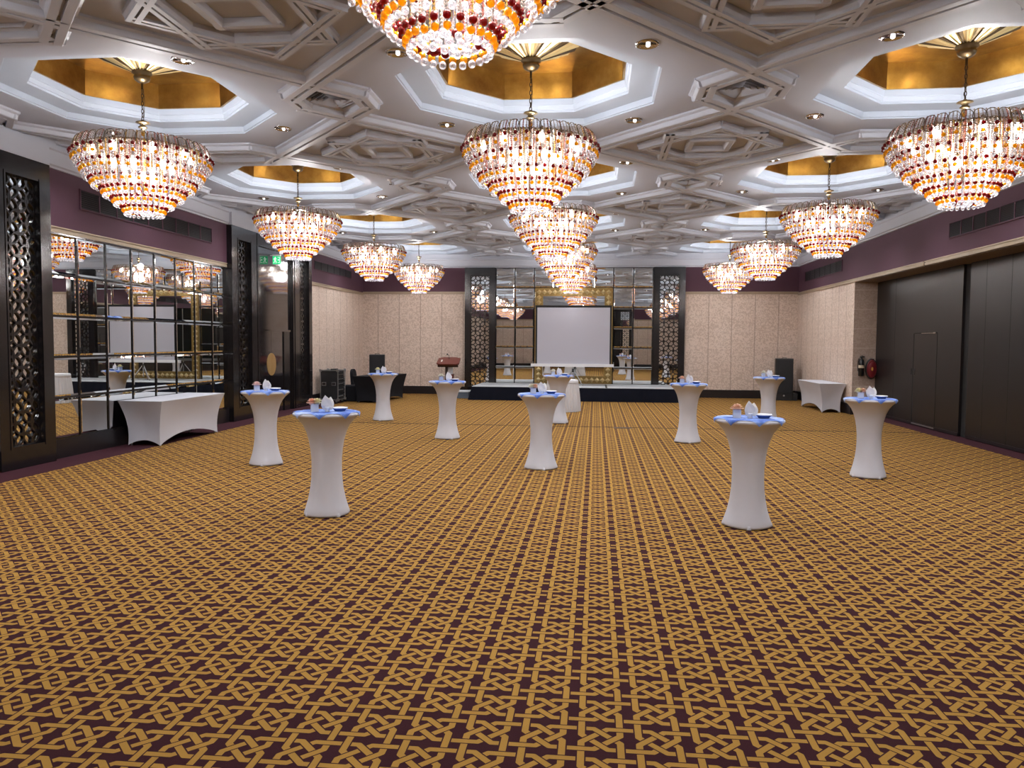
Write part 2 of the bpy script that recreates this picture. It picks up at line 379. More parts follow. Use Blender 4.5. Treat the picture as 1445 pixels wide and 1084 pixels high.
# cornice
cz = [(ZC, .0), (ZC, .05), (ZC + .03, .05), (ZC + .05, .075), (4.44, .085), (4.46, .11), (4.50, .11), (4.50, .03), (4.648, .03), (4.648, 0)]
def cornice_bar(p0, p1, nx, ny):
    m = MB(); k = len(cz)
    vs = [(p0[0] + nx * d, p0[1] + ny * d, z) for z, d in cz] + [(p1[0] + nx * d, p1[1] + ny * d, z) for z, d in cz]
    m.add(vs, [(i, (i + 1) % k, k + (i + 1) % k, k + i) for i in range(k)]); return m
for a_, b_, nx, ny in (((XL, YN), (XL, YB), 1, 0), ((XR, YN), (XR, YB), -1, 0), ((XL, YB), (XR, YB), 0, -1), ((XL, YN), (XR, YN), 0, 1)):
    fixn(trim(cornice_bar(a_, b_, nx, ny), FASC))
# pillar blocks carry the cornice forward a little
for y0, y1 in ((9.3, 10.34), (15.86, 20.53)):
    trim(MB().box(XL, XL + .135, y0, y1, ZC, 4.47), FASC)

# ------------------------------------------------------------------ ceiling
def octo(a, z, cx=0, cy=0):
    t_ = a * math.tan(pi / 8)
    return [(cx + x, cy + y * KY, z) for x, y in ((a, -t_), (a, t_), (t_, a), (-t_, a), (-a, t_), (-a, -t_), (-t_, -a), (t_, -a))]
cm = MB()
xb = [XL - .1, X0 - SX / 2, X0 + SX / 2, XD + .1]
yb = [YN - .1] + [ROWS[i] + SY / 2 for i in range(5)] + [YB + .05]
for i, cx in enumerate(COLS):
    for j, cy in enumerate(ROWS):
        o8 = octo(1.44, ZCEIL, cx, cy); x0, x1, y0, y1 = xb[i], xb[i + 1], yb[j], yb[j + 1]
        c4 = [(x1, y0, ZCEIL), (x1, y1, ZCEIL), (x0, y1, ZCEIL), (x0, y0, ZCEIL)]
        cm.add(o8 + c4, [(0, 8, 9, 1), (1, 9, 2), (2, 9, 10, 3), (3, 10, 4), (4, 10, 11, 5), (5, 11, 6), (6, 11, 8, 7), (7, 8, 0)])
ceiling = struct('ceiling', cm, CEIL)
rec = MB()
lv = [(1.44, 4.65), (1.44, 4.668), (1.425, 4.672), (1.42, 4.74), (1.13, 4.74), (1.13, 4.765), (1.115, 4.77), (1.105, 4.82), (1.095, 4.825), (1.085, 4.90)]
rings = [octo(a, z) for a, z in lv]
rec.add([p for r_ in rings for p in r_], [(i * 8 + k, i * 8 + (k + 1) % 8, (i + 1) * 8 + (k + 1) % 8, (i + 1) * 8 + k) for i in range(len(lv) - 1) for k in range(8)])
recm = rec.mesh('stepped_recess', WHITEREC)
gd = MB(); g0 = octo(1.085, 4.90); g1 = octo(1.06, 4.90); g2 = octo(1.05, 5.22)
gd.add(g0 + g1 + g2, [(k, (k + 1) % 8, 8 + (k + 1) % 8, 8 + k) for k in range(8)] + [(8 + k, 8 + (k + 1) % 8, 16 + (k + 1) % 8, 16 + k) for k in range(8)] + [tuple(range(16, 24))])
gdm = gd.mesh('gold_recess', GOLD)
for cx in COLS:
    for cy in ROWS:
        r_ = obj('stepped_recess', recm, None, ceiling, (cx, cy, 0)); obj('gold_recess', gdm, None, r_)
# ribs: hexagons at the nodes, diamonds around the stars
PR = [(-.15, 4.652), (-.15, 4.628), (-.115, 4.61), (-.105, 4.56), (-.095, 4.55), (-.02, 4.55), (-.015, 4.595), (.015, 4.595), (.02, 4.55), (.095, 4.55), (.105, 4.56), (.115, 4.61), (.15, 4.628), (.15, 4.652)]
PS = [(-.085, 4.652), (-.08, 4.615), (-.06, 4.59), (-.06, 4.565), (-.012, 4.565), (-.009, 4.60), (.009, 4.60), (.012, 4.565), (.06, 4.565), (.06, 4.59), (.08, 4.615), (.085, 4.652)]
PS2 = [(o, z - .004 if z < 4.65 else z) for o, z in PS]
PSM = [(-.055, 4.652), (-.05, 4.60), (-.03, 4.585), (.03, 4.585), (.045, 4.61), (.055, 4.652)]
PIN = [(-.04, 4.652), (-.03, 4.625), (.03, 4.615), (.04, 4.652)]
TV, TH = .65, .72
ribs = MB(); stars = MB()
xs_c = [X0 + SX * k for k in (-2, -1, 0, 1, 2)]; ys_c = [Y0 + SY * k for k in range(-3, 5)]
vents = []; stars_at = []
for cx in xs_c:
    for cy in ys_c:
        # star centre at +half module both ways
        sx_, sy_ = cx + SX / 2, cy + SY / 2; rx, ry = SX / 2 - TH, SY / 2 - TV
        P = [(sx_, sy_ + ry), (sx_ + rx, sy_), (sx_, sy_ - ry), (sx_ - rx, sy_)]
        for k in range(4): ribs.rib(P[k], P[(k + 1) % 4], PR, .10)
        stars_at.append((sx_, sy_))
        a = .62; q = [(-a, -a), (a, -a), (a, a), (-a, a)]
        for k in range(4):
            p, r_ = q[k], q[(k + 1) % 4]
            stars.rib((sx_ + p[0], sy_ + p[1] * KY), (sx_ + r_[0], sy_ + r_[1] * KY), PS, .06)
        d_ = a * sqrt(2) * 1.06; q = [(0, -d_), (d_, 0), (0, d_), (-d_, 0)]
        for k in range(4):
            p, r_ = q[k], q[(k + 1) % 4]
            stars.rib((sx_ + p[0], sy_ + p[1] * KY), (sx_ + r_[0], sy_ + r_[1] * KY), PS2, .06)
        a = .27; q = [(-a, -a), (a, -a), (a, a), (-a, a)]
        for k in range(4):
            p, r_ = q[k], q[(k + 1) % 4]
            stars.rib((sx_ + p[0], sy_ + p[1] * KY), (sx_ + r_[0], sy_ + r_[1] * KY), PSM, .048)
        # vent node (between chandeliers of one row): hexagon with tips in y
        vx, vy = cx + SX / 2, cy; vents.append((vx, vy))
        q = [(0, TV), (.40, TV - .40 * ry / rx), (.40, -TV + .40 * ry / rx), (0, -TV), (-.40, -TV + .40 * ry / rx), (-.40, TV - .40 * ry / rx)]
        for k in range(6): ribs.rib((vx + q[k][0], vy + q[k][1]), (vx + q[(k + 1) % 6][0], vy + q[(k + 1) % 6][1]), PR, .07)
        q = [(p[0] * .74, p[1] * .78) for p in q]
        for k in range(6): stars.rib((vx + q[k][0], vy + q[k][1]), (vx + q[(k + 1) % 6][0], vy + q[(k + 1) % 6][1]), PIN, .02)
        # sprinkler node (between rows): hexagon with tips in x
        hx, hy = cx, cy + SY / 2; yy = .36
        q = [(TH, 0), (TH - yy * rx / ry, yy), (-TH + yy * rx / ry, yy), (-TH, 0), (-TH + yy * rx / ry, -yy), (TH - yy * rx / ry, -yy)]
        for k in range(6): ribs.rib((hx + q[k][0], hy + q[k][1]), (hx + q[(k + 1) % 6][0], hy + q[(k + 1) % 6][1]), PR, .07)
        q = [(p[0] * .70, p[1] * .55) for p in q]
        for k in range(6): stars.rib((hx + q[k][0], hy + q[k][1]), (hx + q[(k + 1) % 6][0], hy + q[(k + 1) % 6][1]), PIN, .02)
CLIPS = [((XL + .005, 0, 0), (-1, 0, 0)), ((XR - .005, 0, 0), (1, 0, 0)), ((0, YB - .005, 0), (0, 1, 0)), ((0, YN + .005, 0), (0, -1, 0))]
fixn(clip(trim(ribs, MOULD), CLIPS)); fixn(clip(trim(stars, MOULD), CLIPS))

ORD = {3: 'row nearest the stage', 2: 'second row from the stage', 1: 'third row from the stage', 0: 'fourth row from the stage', -1: 'fifth row from the stage', -2: 'sixth row from the stage'}
CN = ['left', 'middle', 'right']
# ceiling vents: four-way louvre diffusers set diagonally
def vent_parts(root):
    f = MB(); lo = MB()
    for i, r_ in enumerate((.33, .255, .18, .105)):
        q = [(0, -r_), (r_, 0), (0, r_), (-r_, 0)]
        for k in range(4):
            p, s_ = q[k], q[(k + 1) % 4]; n = Vector(((p[0] + s_[0]) / 2, (p[1] + s_[1]) / 2)).normalized()
            m_ = (f if i == 0 else lo)
            # slanted blade
            w1, z1, z2 = (.03, -.03, .005) if i == 0 else (.03, -.034, .006)
            A = [(p[0], p[1], z1), (s_[0], s_[1], z1), (s_[0] * (1 - w1 / r_), s_[1] * (1 - w1 / r_), z2), (p[0] * (1 - w1 / r_), p[1] * (1 - w1 / r_), z2)]
            B = [(x, y, z + .005) for x, y, z in A]
            m_.add(A + B, [(0, 1, 2, 3), (7, 6, 5, 4), (0, 4, 5, 1), (1, 5, 6, 2), (2, 6, 7, 3), (3, 7, 4, 0)])
    bk = MB().prism([(0, -.32), (.32, 0), (0, .32), (-.32, 0)], .011, .02)
    obj('vent_frame', f, MOULD, root); obj('louvre_blades', lo, MOULD, root); obj('duct_opening', bk, GAP, root)
vp = None
for k in range(-1, 4):
    for i, vx in enumerate((X0 - SX / 2, X0 + SX / 2)):
        loc = (vx, Y0 + SY * k, 4.628)
        lab = 'diamond louvred ceiling vent between %s chandeliers, %s' % (('the left and middle', 'the middle and right')[i], ORD[k])
        if vp is None: vp = thing('ceiling_vent', lab, 'vent', loc, 0, 'ceiling vents in hexagonal frames'); vent_parts(vp)
        else:
            c_ = copy_tree(vp); c_.location = loc; c_['label'] = lab
# downlights
dl = None
POSN = {(-1, -1): 'near left', (1, -1): 'near right', (-1, 1): 'far left', (1, 1): 'far right'}
for k in range(-1, 4):
    for i, cx in enumerate(COLS):
        for sx_ in (-1, 1):
            for sy_ in (-1, 1):
                if k == 3 and sy_ == 1: continue
                if k == -1 and sy_ == -1: continue
                loc = (cx + sx_ * 1.24, Y0 + SY * k + sy_ * 1.24 * KY, 4.65)
                lab = 'recessed chrome downlight, %s of the %s chandelier, %s' % (POSN[(sx_, sy_)], CN[i], ORD[k])
                if dl is None:
                    dl = thing('ceiling_downlight', lab, 'downlight', loc, 0, 'recessed downlights around the octagons')
                    obj('chrome_bezel', MB().lathe([(.118, 0), (.112, -.014), (.096, -.016), (.09, -.004), (.06, -.001)], 20), CHROME, dl)
                    obj('lamp_lens', MB().sphere((.01, 0, -.008), .024, 0, 10, 6), LENS, dl)
                    S = bpy.data.lights.new('downlight_lamp', 'SPOT'); S.energy = DOWNLIGHT_WATT; S.color = LAMP_COLOUR; S.spot_size = 2.3; S.spot_blend = .9; S.shadow_soft_size = .05
                    so = bpy.data.objects.new('downlight_lamp', S); COL.objects.link(so); so.parent = dl; so.location = (0, 0, -.04)
                    obj('glare_bar', MB().box(-.088, .088, -.008, .008, -.012, -.004), CHROME, dl)
                else:
                    c_ = copy_tree(dl); c_.location = loc; c_['label'] = lab
# sprinklers
def sprinkler(x, y, z, lab):
    r_ = thing('ceiling_sprinkler', lab, 'sprinkler', (x, y, z))
    obj('base_plate', MB().lathe([(.06, 0), (.055, -.02), (.025, -.03), (.02, -.07), (.0, -.07)], 14), PLASTICW, r_)
    obj('deflector', MB().lathe([(.03, -.085), (.032, -.09), (.0, -.092)], 12).tube([(.018, 0, -.07), (.02, 0, -.088)], .004, 6).tube([(-.018, 0, -.07), (-.02, 0, -.088)], .004, 6), CHROME, r_)
sprinkler(-4.68, 6.65, 4.652, 'chrome sprinkler head at the near left, before the left octagon')
sprinkler(-3.70, 13.8, 4.652, 'small sprinkler head left of the second hexagonal ceiling vent')
sprinkler(2.16, 14.35, 4.652, 'small sprinkler head right of the second hexagonal ceiling vent')

# ------------------------------------------------------------------ chandelier
TIERS = [(.79, 3.97, 42), (.705, 3.825, 42), (.595, 3.675, 40), (.475, 3.56, 38), (.36, 3.465, 32), (.25, 3.36, 24)]
def make_chandelier():
    r = thing('chandelier', '', 'chandelier', (0, 0, 0), 0, 'beaded crystal chandeliers in the octagonal recesses')
    rnd = random.Random(3)
    # sunburst, canopy, chain
    sb = MB(); n = 24
    for k in range(n):
        a0, a1 = 2 * pi * k / n, 2 * pi * (k + 1) / n; am = (a0 + a1) / 2
        p = lambda rr, a, z: (rr * cos(a), rr * sin(a), z)
        sb.add([p(.085, a0, 5.0), p(.085, a1, 5.0), p(.56, a1, 5.20), p(.56, a0, 5.20), p(.085, am, 4.985), p(.56, am, 5.175)], [(0, 4, 5, 3), (4, 1, 2, 5)], 0 if k % 3 else 1)
    obj('sunburst_canopy', sb, [BRASSLIGHT, BRASSDARK], r)
    obj('ceiling_knob', MB().lathe([(.0, 5.02), (.10, 5.02), (.115, 5.0), (.115, 4.975), (.085, 4.955), (.10, 4.935), (.085, 4.90), (.045, 4.875), (.018, 4.865), (0, 4.865)], 20), BRASS, r)
    ch = MB(); z = 4.87
    ch.tube([(0, 0, 4.87), (0, 0, 4.79)], .014, 8)
    z = 4.79; k = 0
    while z > 4.43:
        pts = []
        for i in range(10):
            a = 2 * pi * i / 10; u_, v_ = .014 * cos(a), .03 * sin(a)
            pts.append((u_, 0, z - .028 + v_) if k % 2 else (0, u_, z - .028 + v_))
        ch.tube(pts, .0048, 5, 0, True); z -= .046; k += 1
    ch.tube([(.012, .008, 4.80), (.022, .01, 4.65), (.016, .012, 4.5), (.006, .0, 4.40)], .0035, 5)
    obj('chain', ch, BRASSDARK, r)
    obj('hub_plate', MB().lathe([(0, 4.425), (.02, 4.425), (.03, 4.405), (.078, 4.40), (.085, 4.39), (.045, 4.378), (.028, 4.36), (.05, 4.345), (.055, 4.335), (.025, 4.32), (0, 4.32)], 20), BRASS, r)
    obj('centre_stem', MB().lathe([(0, 4.33), (.024, 4.33), (.03, 4.2), (.024, 3.9), (.02, 3.45), (0, 3.44)], 12), CHROME, r)
    fr = MB()
    for (rr, zz, nn) in TIERS:
        zt = 4.12 - .10 * (rr / .79) ** 2
        if rr > .75: continue
        fr.tube([(rr * .985 * cos(2 * pi * i / 40), rr * .985 * sin(2 * pi * i / 40), zt) for i in range(40)], .006, 5, 0, True)
    for k in range(8):
        a = 2 * pi * k / 8
        fr.tube([(.02 * cos(a), .02 * sin(a), 4.20), (.35 * cos(a), .35 * sin(a), 4.11), (.74 * cos(a), .74 * sin(a), 4.04)], .007, 5)
    obj('ring_frame', fr, WIRE, r)
    lo = MB(); n = 42
    for k in range(n):
        a = 2 * pi * k / n; ca, sa = cos(a), sin(a); pts = []
        for i in range(14):
            t_ = 2 * pi * i / 14; w_ = .066 * cos(t_); h = 4.04 + .088 * sin(t_)
            rr = .775 - .045 * (max(0, (h - 3.99)) / .14) ** 1.5
            pts.append((rr * ca - w_ * sa, rr * sa + w_ * ca, h))
        lo.tube(pts, .0042, 5, 0, True)
    obj('wire_loop_crown', lo, WIRE, r)
    for ti, (rr, zz, nn) in enumerate(TIERS):
        st, red, amb, clr = MB(), MB(), MB(), MB()
        ztop = 4.12 if ti == 0 else 4.12 - .10 * (rr / .79) ** 2
        off = rnd.random(); gap = (.070, .066, .052, .045, .043, .042)[ti]
        for k in range(nn):
            a = 2 * pi * (k + off) / nn; ca, sa = cos(a), sin(a)
            for hs in ((0.0, .25, .49), (0.0, .25, .49), (0.0, .36), (0.0, .36), (0.0,), (0.0,))[ti]:
                a2 = a + hs * 2 * pi / nn * 1.35; c2, s2 = cos(a2), sin(a2)
                mi = rnd.choice((0, 0, 0, 0, 1, 1, 2)); z = ztop; zl_ = zz + .02 if hs == 0 else zz - .02
                while z > zl_:
                    rad = (rr if ti or z < 3.96 else rr - .05 * ((z - 3.96) / .14) ** 1.5) - (.006 if hs else 0)
                    # ribbed crystal links: small octahedra
                    c = (rad * c2, rad * s2, z); q = .0105
                    st.add([(c[0] + q * c2, c[1] + q * s2, z), (c[0] - q * s2, c[1] + q * c2, z), (c[0] - q * c2, c[1] - q * s2, z), (c[0] + q * s2, c[1] - q * c2, z), (c[0], c[1], z + .0125), (c[0], c[1], z - .0125)],
                           [(4, 0, 1), (4, 1, 2), (4, 2, 3), (4, 3, 0), (5, 1, 0), (5, 2, 1), (5, 3, 2), (5, 0, 3)], mi)
                    z -= .0215
            mi = 0
            r1 = rr + .004; j = (rnd.random() - .5) * .012
            red.sphere((r1 * ca, r1 * sa, zz + j), .0215, 0, 10, 7)
            amb.sphere(((r1 - .02) * ca, (r1 - .02) * sa, zz - gap + j), .0215, 0, 10, 7)
            z = zz - gap * .5
            n_ = 2 if ti < 2 else 1
            for q_ in range(n_):
                clr.sphere(((r1 - .040 - .020 * q_) * ca, (r1 - .040 - .020 * q_) * sa, zz - gap - .040 * (q_ + 1) + j * .5), .0215, 0, 10, 7)
            # links between the coloured beads
            for zl in (zz - gap * .5 + j, ):
                st.sphere((rr * ca, rr * sa, zl), .007, mi, 6, 4, 1.6)
        t_ = obj('bead_tier', st, [BD_LINK, BD_PINK, BD_HONEY], r); t_['kind'] = 'stuff'
        for nm, m_, mt in (('red_beads', red, BD_RED), ('amber_beads', amb, BD_AMBER), ('clear_beads', clr, BD_CLEAR)):
            o = obj(nm, m_, mt, t_); o['kind'] = 'stuff'
    fin = MB()
    for rr, zz, nn in ((.15, 3.315, 14), (.09, 3.295, 9), (.03, 3.285, 3)):
        for k in range(nn):
            a = 2 * pi * k / nn
            fin.sphere((rr * cos(a), rr * sin(a), zz), .023, 0 if rnd.random() > .25 else 1, 10, 7)
            fin.tube([(rr * cos(a), rr * sin(a), zz + .02), (rr * cos(a), rr * sin(a), 3.5)], .003, 4, 0)
    o = obj('bottom_bead_cluster', fin, [BD_CLEAR, BD_RED], r); o['kind'] = 'stuff'
    bm_ = MB().lathe([(0, -.06), (.02, -.055), (.034, -.02), (.034, .01), (.02, .045), (.016, .07)], 12); bme = bm_.mesh('bulb', BULB)
    sock = MB().lathe([(.018, .06), (.02, .11), (0, .11)], 10).mesh('bulb_socket', BRASS)
    for n, rr, zz in ((8, .55, 3.99), (6, .33, 3.86), (3, .14, 3.72)):
        for k in range(n):
            a = 2 * pi * (k + .37 + rr) / n
            b_ = obj('bulb', bme, None, r, (rr * cos(a), rr * sin(a), zz)); obj('bulb_socket', sock, None, b_)
    return r
chand = make_chandelier()
L = bpy.data.lights.new('chandelier_lamp', 'POINT'); L.energy = CHANDELIER_WATT; L.color = LAMP_COLOUR; L.shadow_soft_size = .16
lamp = bpy.data.objects.new('chandelier_lamp', L); COL.objects.link(lamp); lamp.parent = chand; lamp.location = (0, 0, 3.78)
L2 = bpy.data.lights.new('chandelier_ceiling_fill', 'POINT'); L2.energy = CEILING_FILL_WATT; L2.color = LAMP_COLOUR; L2.shadow_soft_size = .10  # extra point light added above the bulbs to brighten the ceiling
lamp2 = bpy.data.objects.new('chandelier_ceiling_fill', L2); COL.objects.link(lamp2); lamp2.parent = chand; lamp2.location = (.12, 0, 4.11)
first = True
for k in range(-2, 4):
    for i, cx in enumerate(COLS):
        c_ = chand if first else copy_tree(chand); first = False
        c_.location = (cx, Y0 + SY * k, 0); c_.rotation_euler = (0, 0, (k * 3 + i) * .37)
        c_['label'] = 'lit chandelier of red, amber and clear beads, %s column, %s' % (CN[i], ORD[k])

# ------------------------------------------------------------------ lattice pillars
def lattice_mesh(cols, rows, cell):
    m = MB(); th = .018; w_ = .024
    Wd, Hh = cols * cell, rows * cell
    def ring(cx, cy, r_, dz=0):
        n = 28; vs = []
        for k in range(n):
            a = 2 * pi * k / n
            for rr in (r_ - w_ / 2, r_ + w_ / 2):
                for z in (-dz, th + dz): vs.append((cx + rr * cos(a), cy + rr * sin(a), z))
        fs = []
        for k in range(n):
            b0, b1 = k * 4, ((k + 1) % n) * 4
            fs += [(b0 + 1, b0 + 3, b1 + 3, b1 + 1), (b0, b1, b1 + 2, b0 + 2), (b0, b0 + 1, b1 + 1, b1), (b0 + 2, b1 + 2, b1 + 3, b0 + 3)]
        m.add(vs, fs)
    for i in range(cols):
        for j in range(rows): ring((i + .5) * cell, (j + .5) * cell, cell * .54)
    for i in range(cols + 1):
        for j in range(rows + 1): ring(i * cell, j * cell, cell * .555, .0025)
    m.box(0, .012, 0, Hh, 0, th).box(Wd - .012, Wd, 0, Hh, 0, th).box(0, Wd, 0, .012, 0, th).box(0, Wd, Hh - .012, Hh, 0, th)
    me = m.mesh('lattice_screen', BLACK)
    bm = bmesh.new(); bm.from_mesh(me)
    for co, no in (((0, 0, 0), (-1, 0, 0)), ((Wd, 0, 0), (1, 0, 0)), ((0, 0, 0), (0, -1, 0)), ((0, Hh, 0), (0, 1, 0))):
        bmesh.ops.bisect_plane(bm, geom=bm.verts[:] + bm.edges[:] + bm.faces[:], plane_co=co, plane_no=no, clear_outer=True)
    bm.to_mesh(me); bm.free(); return me
LATW, LATZ0, LATZ1 = .62, .30, 3.93
LATME = lattice_mesh(2, 12, .31)
def pillar(label, loc, rotz, width, depth=.11, a0=None):
    """local: x along the wall, -y out of the wall"""
    r_ = thing('lattice_pillar', label, 'lattice panel', loc, rotz, 'black lattice pillars backed with mirror')
    a0 = (width - LATW) / 2 if a0 is None else a0; a1 = a0 + LATW
    f = MB().box(0, a0, -depth, 0, 0, ZC).box(a1, width, -depth, 0, 0, ZC).box(a0, a1, -depth, 0, 0, LATZ0).box(a0, a1, -depth, 0, LATZ1, ZC)
    f.box(a0 - .03, a0, -depth - .008, -depth, LATZ0 - .03, LATZ1 + .03).box(a1, a1 + .03, -depth - .008, -depth, LATZ0 - .03, LATZ1 + .03)
    obj('pillar_frame', f, BLACK, r_)
    obj('mirror_backing', MB().box(a0, a1, -.03, -.02, LATZ0, LATZ1), MIRROR, r_)
    l_ = obj('lattice_screen', LATME, None, r_); sc = (LATZ1 - LATZ0) / (12 * .31)
    l_.matrix_local = Matrix.Translation((a0, -.036, LATZ0)) @ Matrix.Rotation(pi / 2, 4, 'X') @ Matrix.Diagonal((1, sc, 1, 1))
    return r_
HP = pi / 2
# on the left wall (out of wall = +x): local x -> +y, local -y -> +x
pillar('black lattice pillar at the left edge, before the big mirror wall', (XL, 9.30, 0), HP, 1.04, .13, .20)
pillar('black lattice pillar between the mirror wall and the lacquered doorway', (XL, 15.86, 0), HP, 1.21, .13, .30)
pillar('black lattice pillar between the lacquered doorway and the beige wallpaper', (XL, 19.33, 0), HP, 1.20, .13, .36)
pillar('black lattice pillar left of the projection screen behind the stage', (-4.33, YB, 0), 0, 1.01, .12)
pillar('black lattice pillar right of the projection screen behind the stage', (1.84, YB, 0), 0, 1.00, .12)
pillar('black lattice pillar on the near wall, seen only in the back mirror', (2.5, YN, 0), pi, 1.0, .12)
pillar('second black lattice pillar on the near wall, at the mirror image left', (-2.9, YN, 0), pi, 1.0, .12)

# ------------------------------------------------------------------ mirror walls
def mirror_tiles(xs, zs, skip=lambda i, j: False):
    m = MB(); g = .014; bv = .03
    for i in range(len(xs) - 1):
        for j in range(len(zs) - 1):
            if skip(i, j): continue
            x0, x1, z0, z1 = xs[i] + g, xs[i + 1] - g, zs[j] + g, zs[j + 1] - g
            y0, y1 = -.014, -.020
            vs = [(x0, y0, z0), (x1, y0, z0), (x1, y0, z1), (x0, y0, z1), (x0 + bv, y1, z0 + bv), (x1 - bv, y1, z0 + bv), (x1 - bv, y1, z1 - bv), (x0 + bv, y1, z1 - bv)]
            m.add(vs, [(4, 5, 6, 7), (0, 1, 5, 4), (1, 2, 6, 5), (2, 3, 7, 6), (3, 0, 4, 7)])
    return m
def mirror_wall(label, loc, rotz, xs, zs, skip=lambda i, j: False):
    r_ = thing('mirror_wall', label, 'mirror', loc, rotz)
    obj('mirror_tiles', mirror_tiles(xs, zs, skip), MIRROR, r_)
    b_ = MB().box(xs[0], xs[-1], -.012, 0, zs[0], zs[-1])
    obj('black_backing', b_, GAP, r_)
    gr = MB()
    for x in xs: gr.box(x - .012, x + .012, -.03, -.012, zs[0], zs[-1])
    for z in zs: gr.box(xs[0], xs[-1], -.028, -.012, z - .012, z + .012)
    obj('grid_bars', gr, BLACK, r_)
ys = [0, .69, 1.38, 2.07, 2.76, 3.45, 4.14, 4.83, 5.52]
mirror_wall('tall wall of bevelled mirror squares beside the left lattice pillar', (XL, 10.34, 0), HP, ys, [.29, .89, 1.49, 2.09, 2.69, 3.285])
xs = [-3.32 + .645 * k for k in range(9)]; zs = [.28, .93, 1.59, 2.24, 2.89, 3.545, 4.20]
mirror_wall('wall of bevelled mirror squares behind the stage and screen', (0, YB, 0), 0, xs, zs, lambda i, j: 2 <= i <= 5 and j <= 4 and False)
fm = thing('framed_mirror', 'large gold framed mirror with studded frame behind the projection screen', 'mirror', (-.735, YB - .03, 0))
FX0, FX1, FZ0, FZ1 = -1.265, 1.265, .40, 3.53
f = MB(); fw = .26
f.box(FX0, FX0 + fw, -.05, 0, FZ0, FZ1).box(FX1 - fw, FX1, -.05, 0, FZ0, FZ1).box(FX0 + fw, FX1 - fw, -.05, 0, FZ0, FZ0 + fw).box(FX0 + fw, FX1 - fw, -.05, 0, FZ1 - fw, FZ1)
for x0, x1, z0, z1 in ((FX0, FX1, FZ1 - .03, FZ1), (FX0, FX1, FZ0, FZ0 + .03), (FX0, FX0 + .03, FZ0, FZ1), (FX1 - .03, FX1, FZ0, FZ1), (FX0 + fw - .03, FX1 - fw + .03, FZ1 - fw, FZ1 - fw + .03), (FX0 + fw - .03, FX0 + fw, FZ0 + fw, FZ1 - fw), (FX1 - fw, FX1 - fw + .03, FZ0 + fw, FZ1 - fw), (FX0 + fw - .03, FX1 - fw + .03, FZ0 + fw - .03, FZ0 + fw)):
    f.box(x0, x1, -.07, -.05, z0, z1)
st = MB()
def stud(x, z, r_=.085):
    st.add([(x - r_, -.05, z), (x, -.05, z - r_), (x + r_, -.05, z), (x, -.05, z + r_), (x, -.125, z)], [(0, 1, 4), (1, 2, 4), (2, 3, 4), (3, 0, 4)])
nx = 14; nz = 17
for k in range(nx): x = FX0 + .13 + (FX1 - FX0 - .26) * k / (nx - 1); stud(x, FZ1 - .13); stud(x, FZ0 + .13)
for k in range(1, nz): z = FZ0 + .13 + (FZ1 - FZ0 - .26) * k / nz; stud(FX0 + .13, z); stud(FX1 - .13, z)
obj('gilt_frame', f, FRAMEGOLD, fm); obj('pyramid_studs', st, STUDGOLD, fm)
obj('mirror_glass', MB().box(FX0 + fw, FX1 - fw, -.02, -.012, FZ0 + fw, FZ1 - fw), MIRROR, fm)

# ------------------------------------------------------------------ lacquered doorway on the left, doors on the near wall
def doorway(n, loc, rotz, width, full):
    d = bpy.data.objects.new('door_%d' % n, None); COL.objects.link(d); d.location = loc; d.rotation_euler = (0, 0, rotz); d['kind'] = 'structure'
    obj('portal_jambs', MB().box(0, .17, -.10, 0, 0, ZC).box(width - .17, width, -.10, 0, 0, ZC).box(.17, width - .17, -.10, 0, 3.93, ZC)
        .box(.05, .11, -.125, -.10, 0, ZC).box(width - .11, width - .05, -.125, -.10, 0, ZC), BLACK, d)
    obj('transom_panel', MB().box(.17, width - .17, -.05, 0, 2.0, 3.93).box(.17, width - .17, -.085, -.05, 1.975, 2.02), DOORBLK, d)
    jam = .15
    obj('inner_frame', MB().box(.17, .22, -.07, 0, 0, 1.98).box(width - .17 - .42, width - .17, -.07, 0, 0, 1.98), BLACK, d)
    x0, x1 = .22, width - .17 - .42; mid = (x0 + x1) / 2
    for s_, (a, b_) in enumerate(((x0, mid - .004), (mid + .004, x1))):
        l_ = obj('door_leaf', MB().box(a, b_, -.045, 0, .01, 1.975), DOORBLK, d)
        pl = []
        for k in range(13):
            t_ = -HP + pi * k / 12; pl.append(((-1 if s_ == 0 else 1) * .25 * cos(t_), .27 * sin(t_)))
        T = Matrix.Translation((mid + (-.006 if s_ == 0 else .006), -.045, 1.18)) @ Matrix.Rotation(HP, 4, 'X')
        fixn(obj('handle_plate', MB().prism(pl, 0, .012, 0, T), OVAL, l_))
    return d
doorway(1, (XL, 17.07, 0), HP, 2.26, True)
doorway(2, (1.5, YN, 0), pi, 4.4, True)
ex = thing('exit_sign', 'small lit green running-man exit sign on the black doorway panel', 'sign', (-7.62, 18.0, 3.58))
obj('sign_housing', MB().box(-.10, .10, -.02, .02, .19, .225).box(-.21, -.10, -.012, .012, .195, .215), WHITEPAINT, ex)
obj('sign_face', MB().box(-.095, .095, -.015, .015, 0, .19), EXITG, ex)
p = MB()
y_ = -.0165
def flat(m, pts): # thin raised mark
    m.add([(x, y_, z) for x, z in pts] + [(x, -.015, z) for x, z in pts], [list(range(len(pts)))] + [(i, (i + 1) % len(pts), len(pts) + (i + 1) % len(pts), len(pts) + i) for i in range(len(pts))])
flat(p, [(.022 + .014 * cos(2 * pi * k / 12) - .05, .155 + .014 * sin(2 * pi * k / 12)) for k in range(12)])
flat(p, [(-.052, .138), (-.022, .142), (-.018, .085), (-.046, .085)])
flat(p, [(-.046, .088), (-.03, .088), (-.052, .03), (-.078, .028), (-.078, .038), (-.06, .042)])
flat(p, [(-.034, .088), (-.018, .088), (.002, .055), (-.004, .02), (-.016, .02), (-.014, .052)])
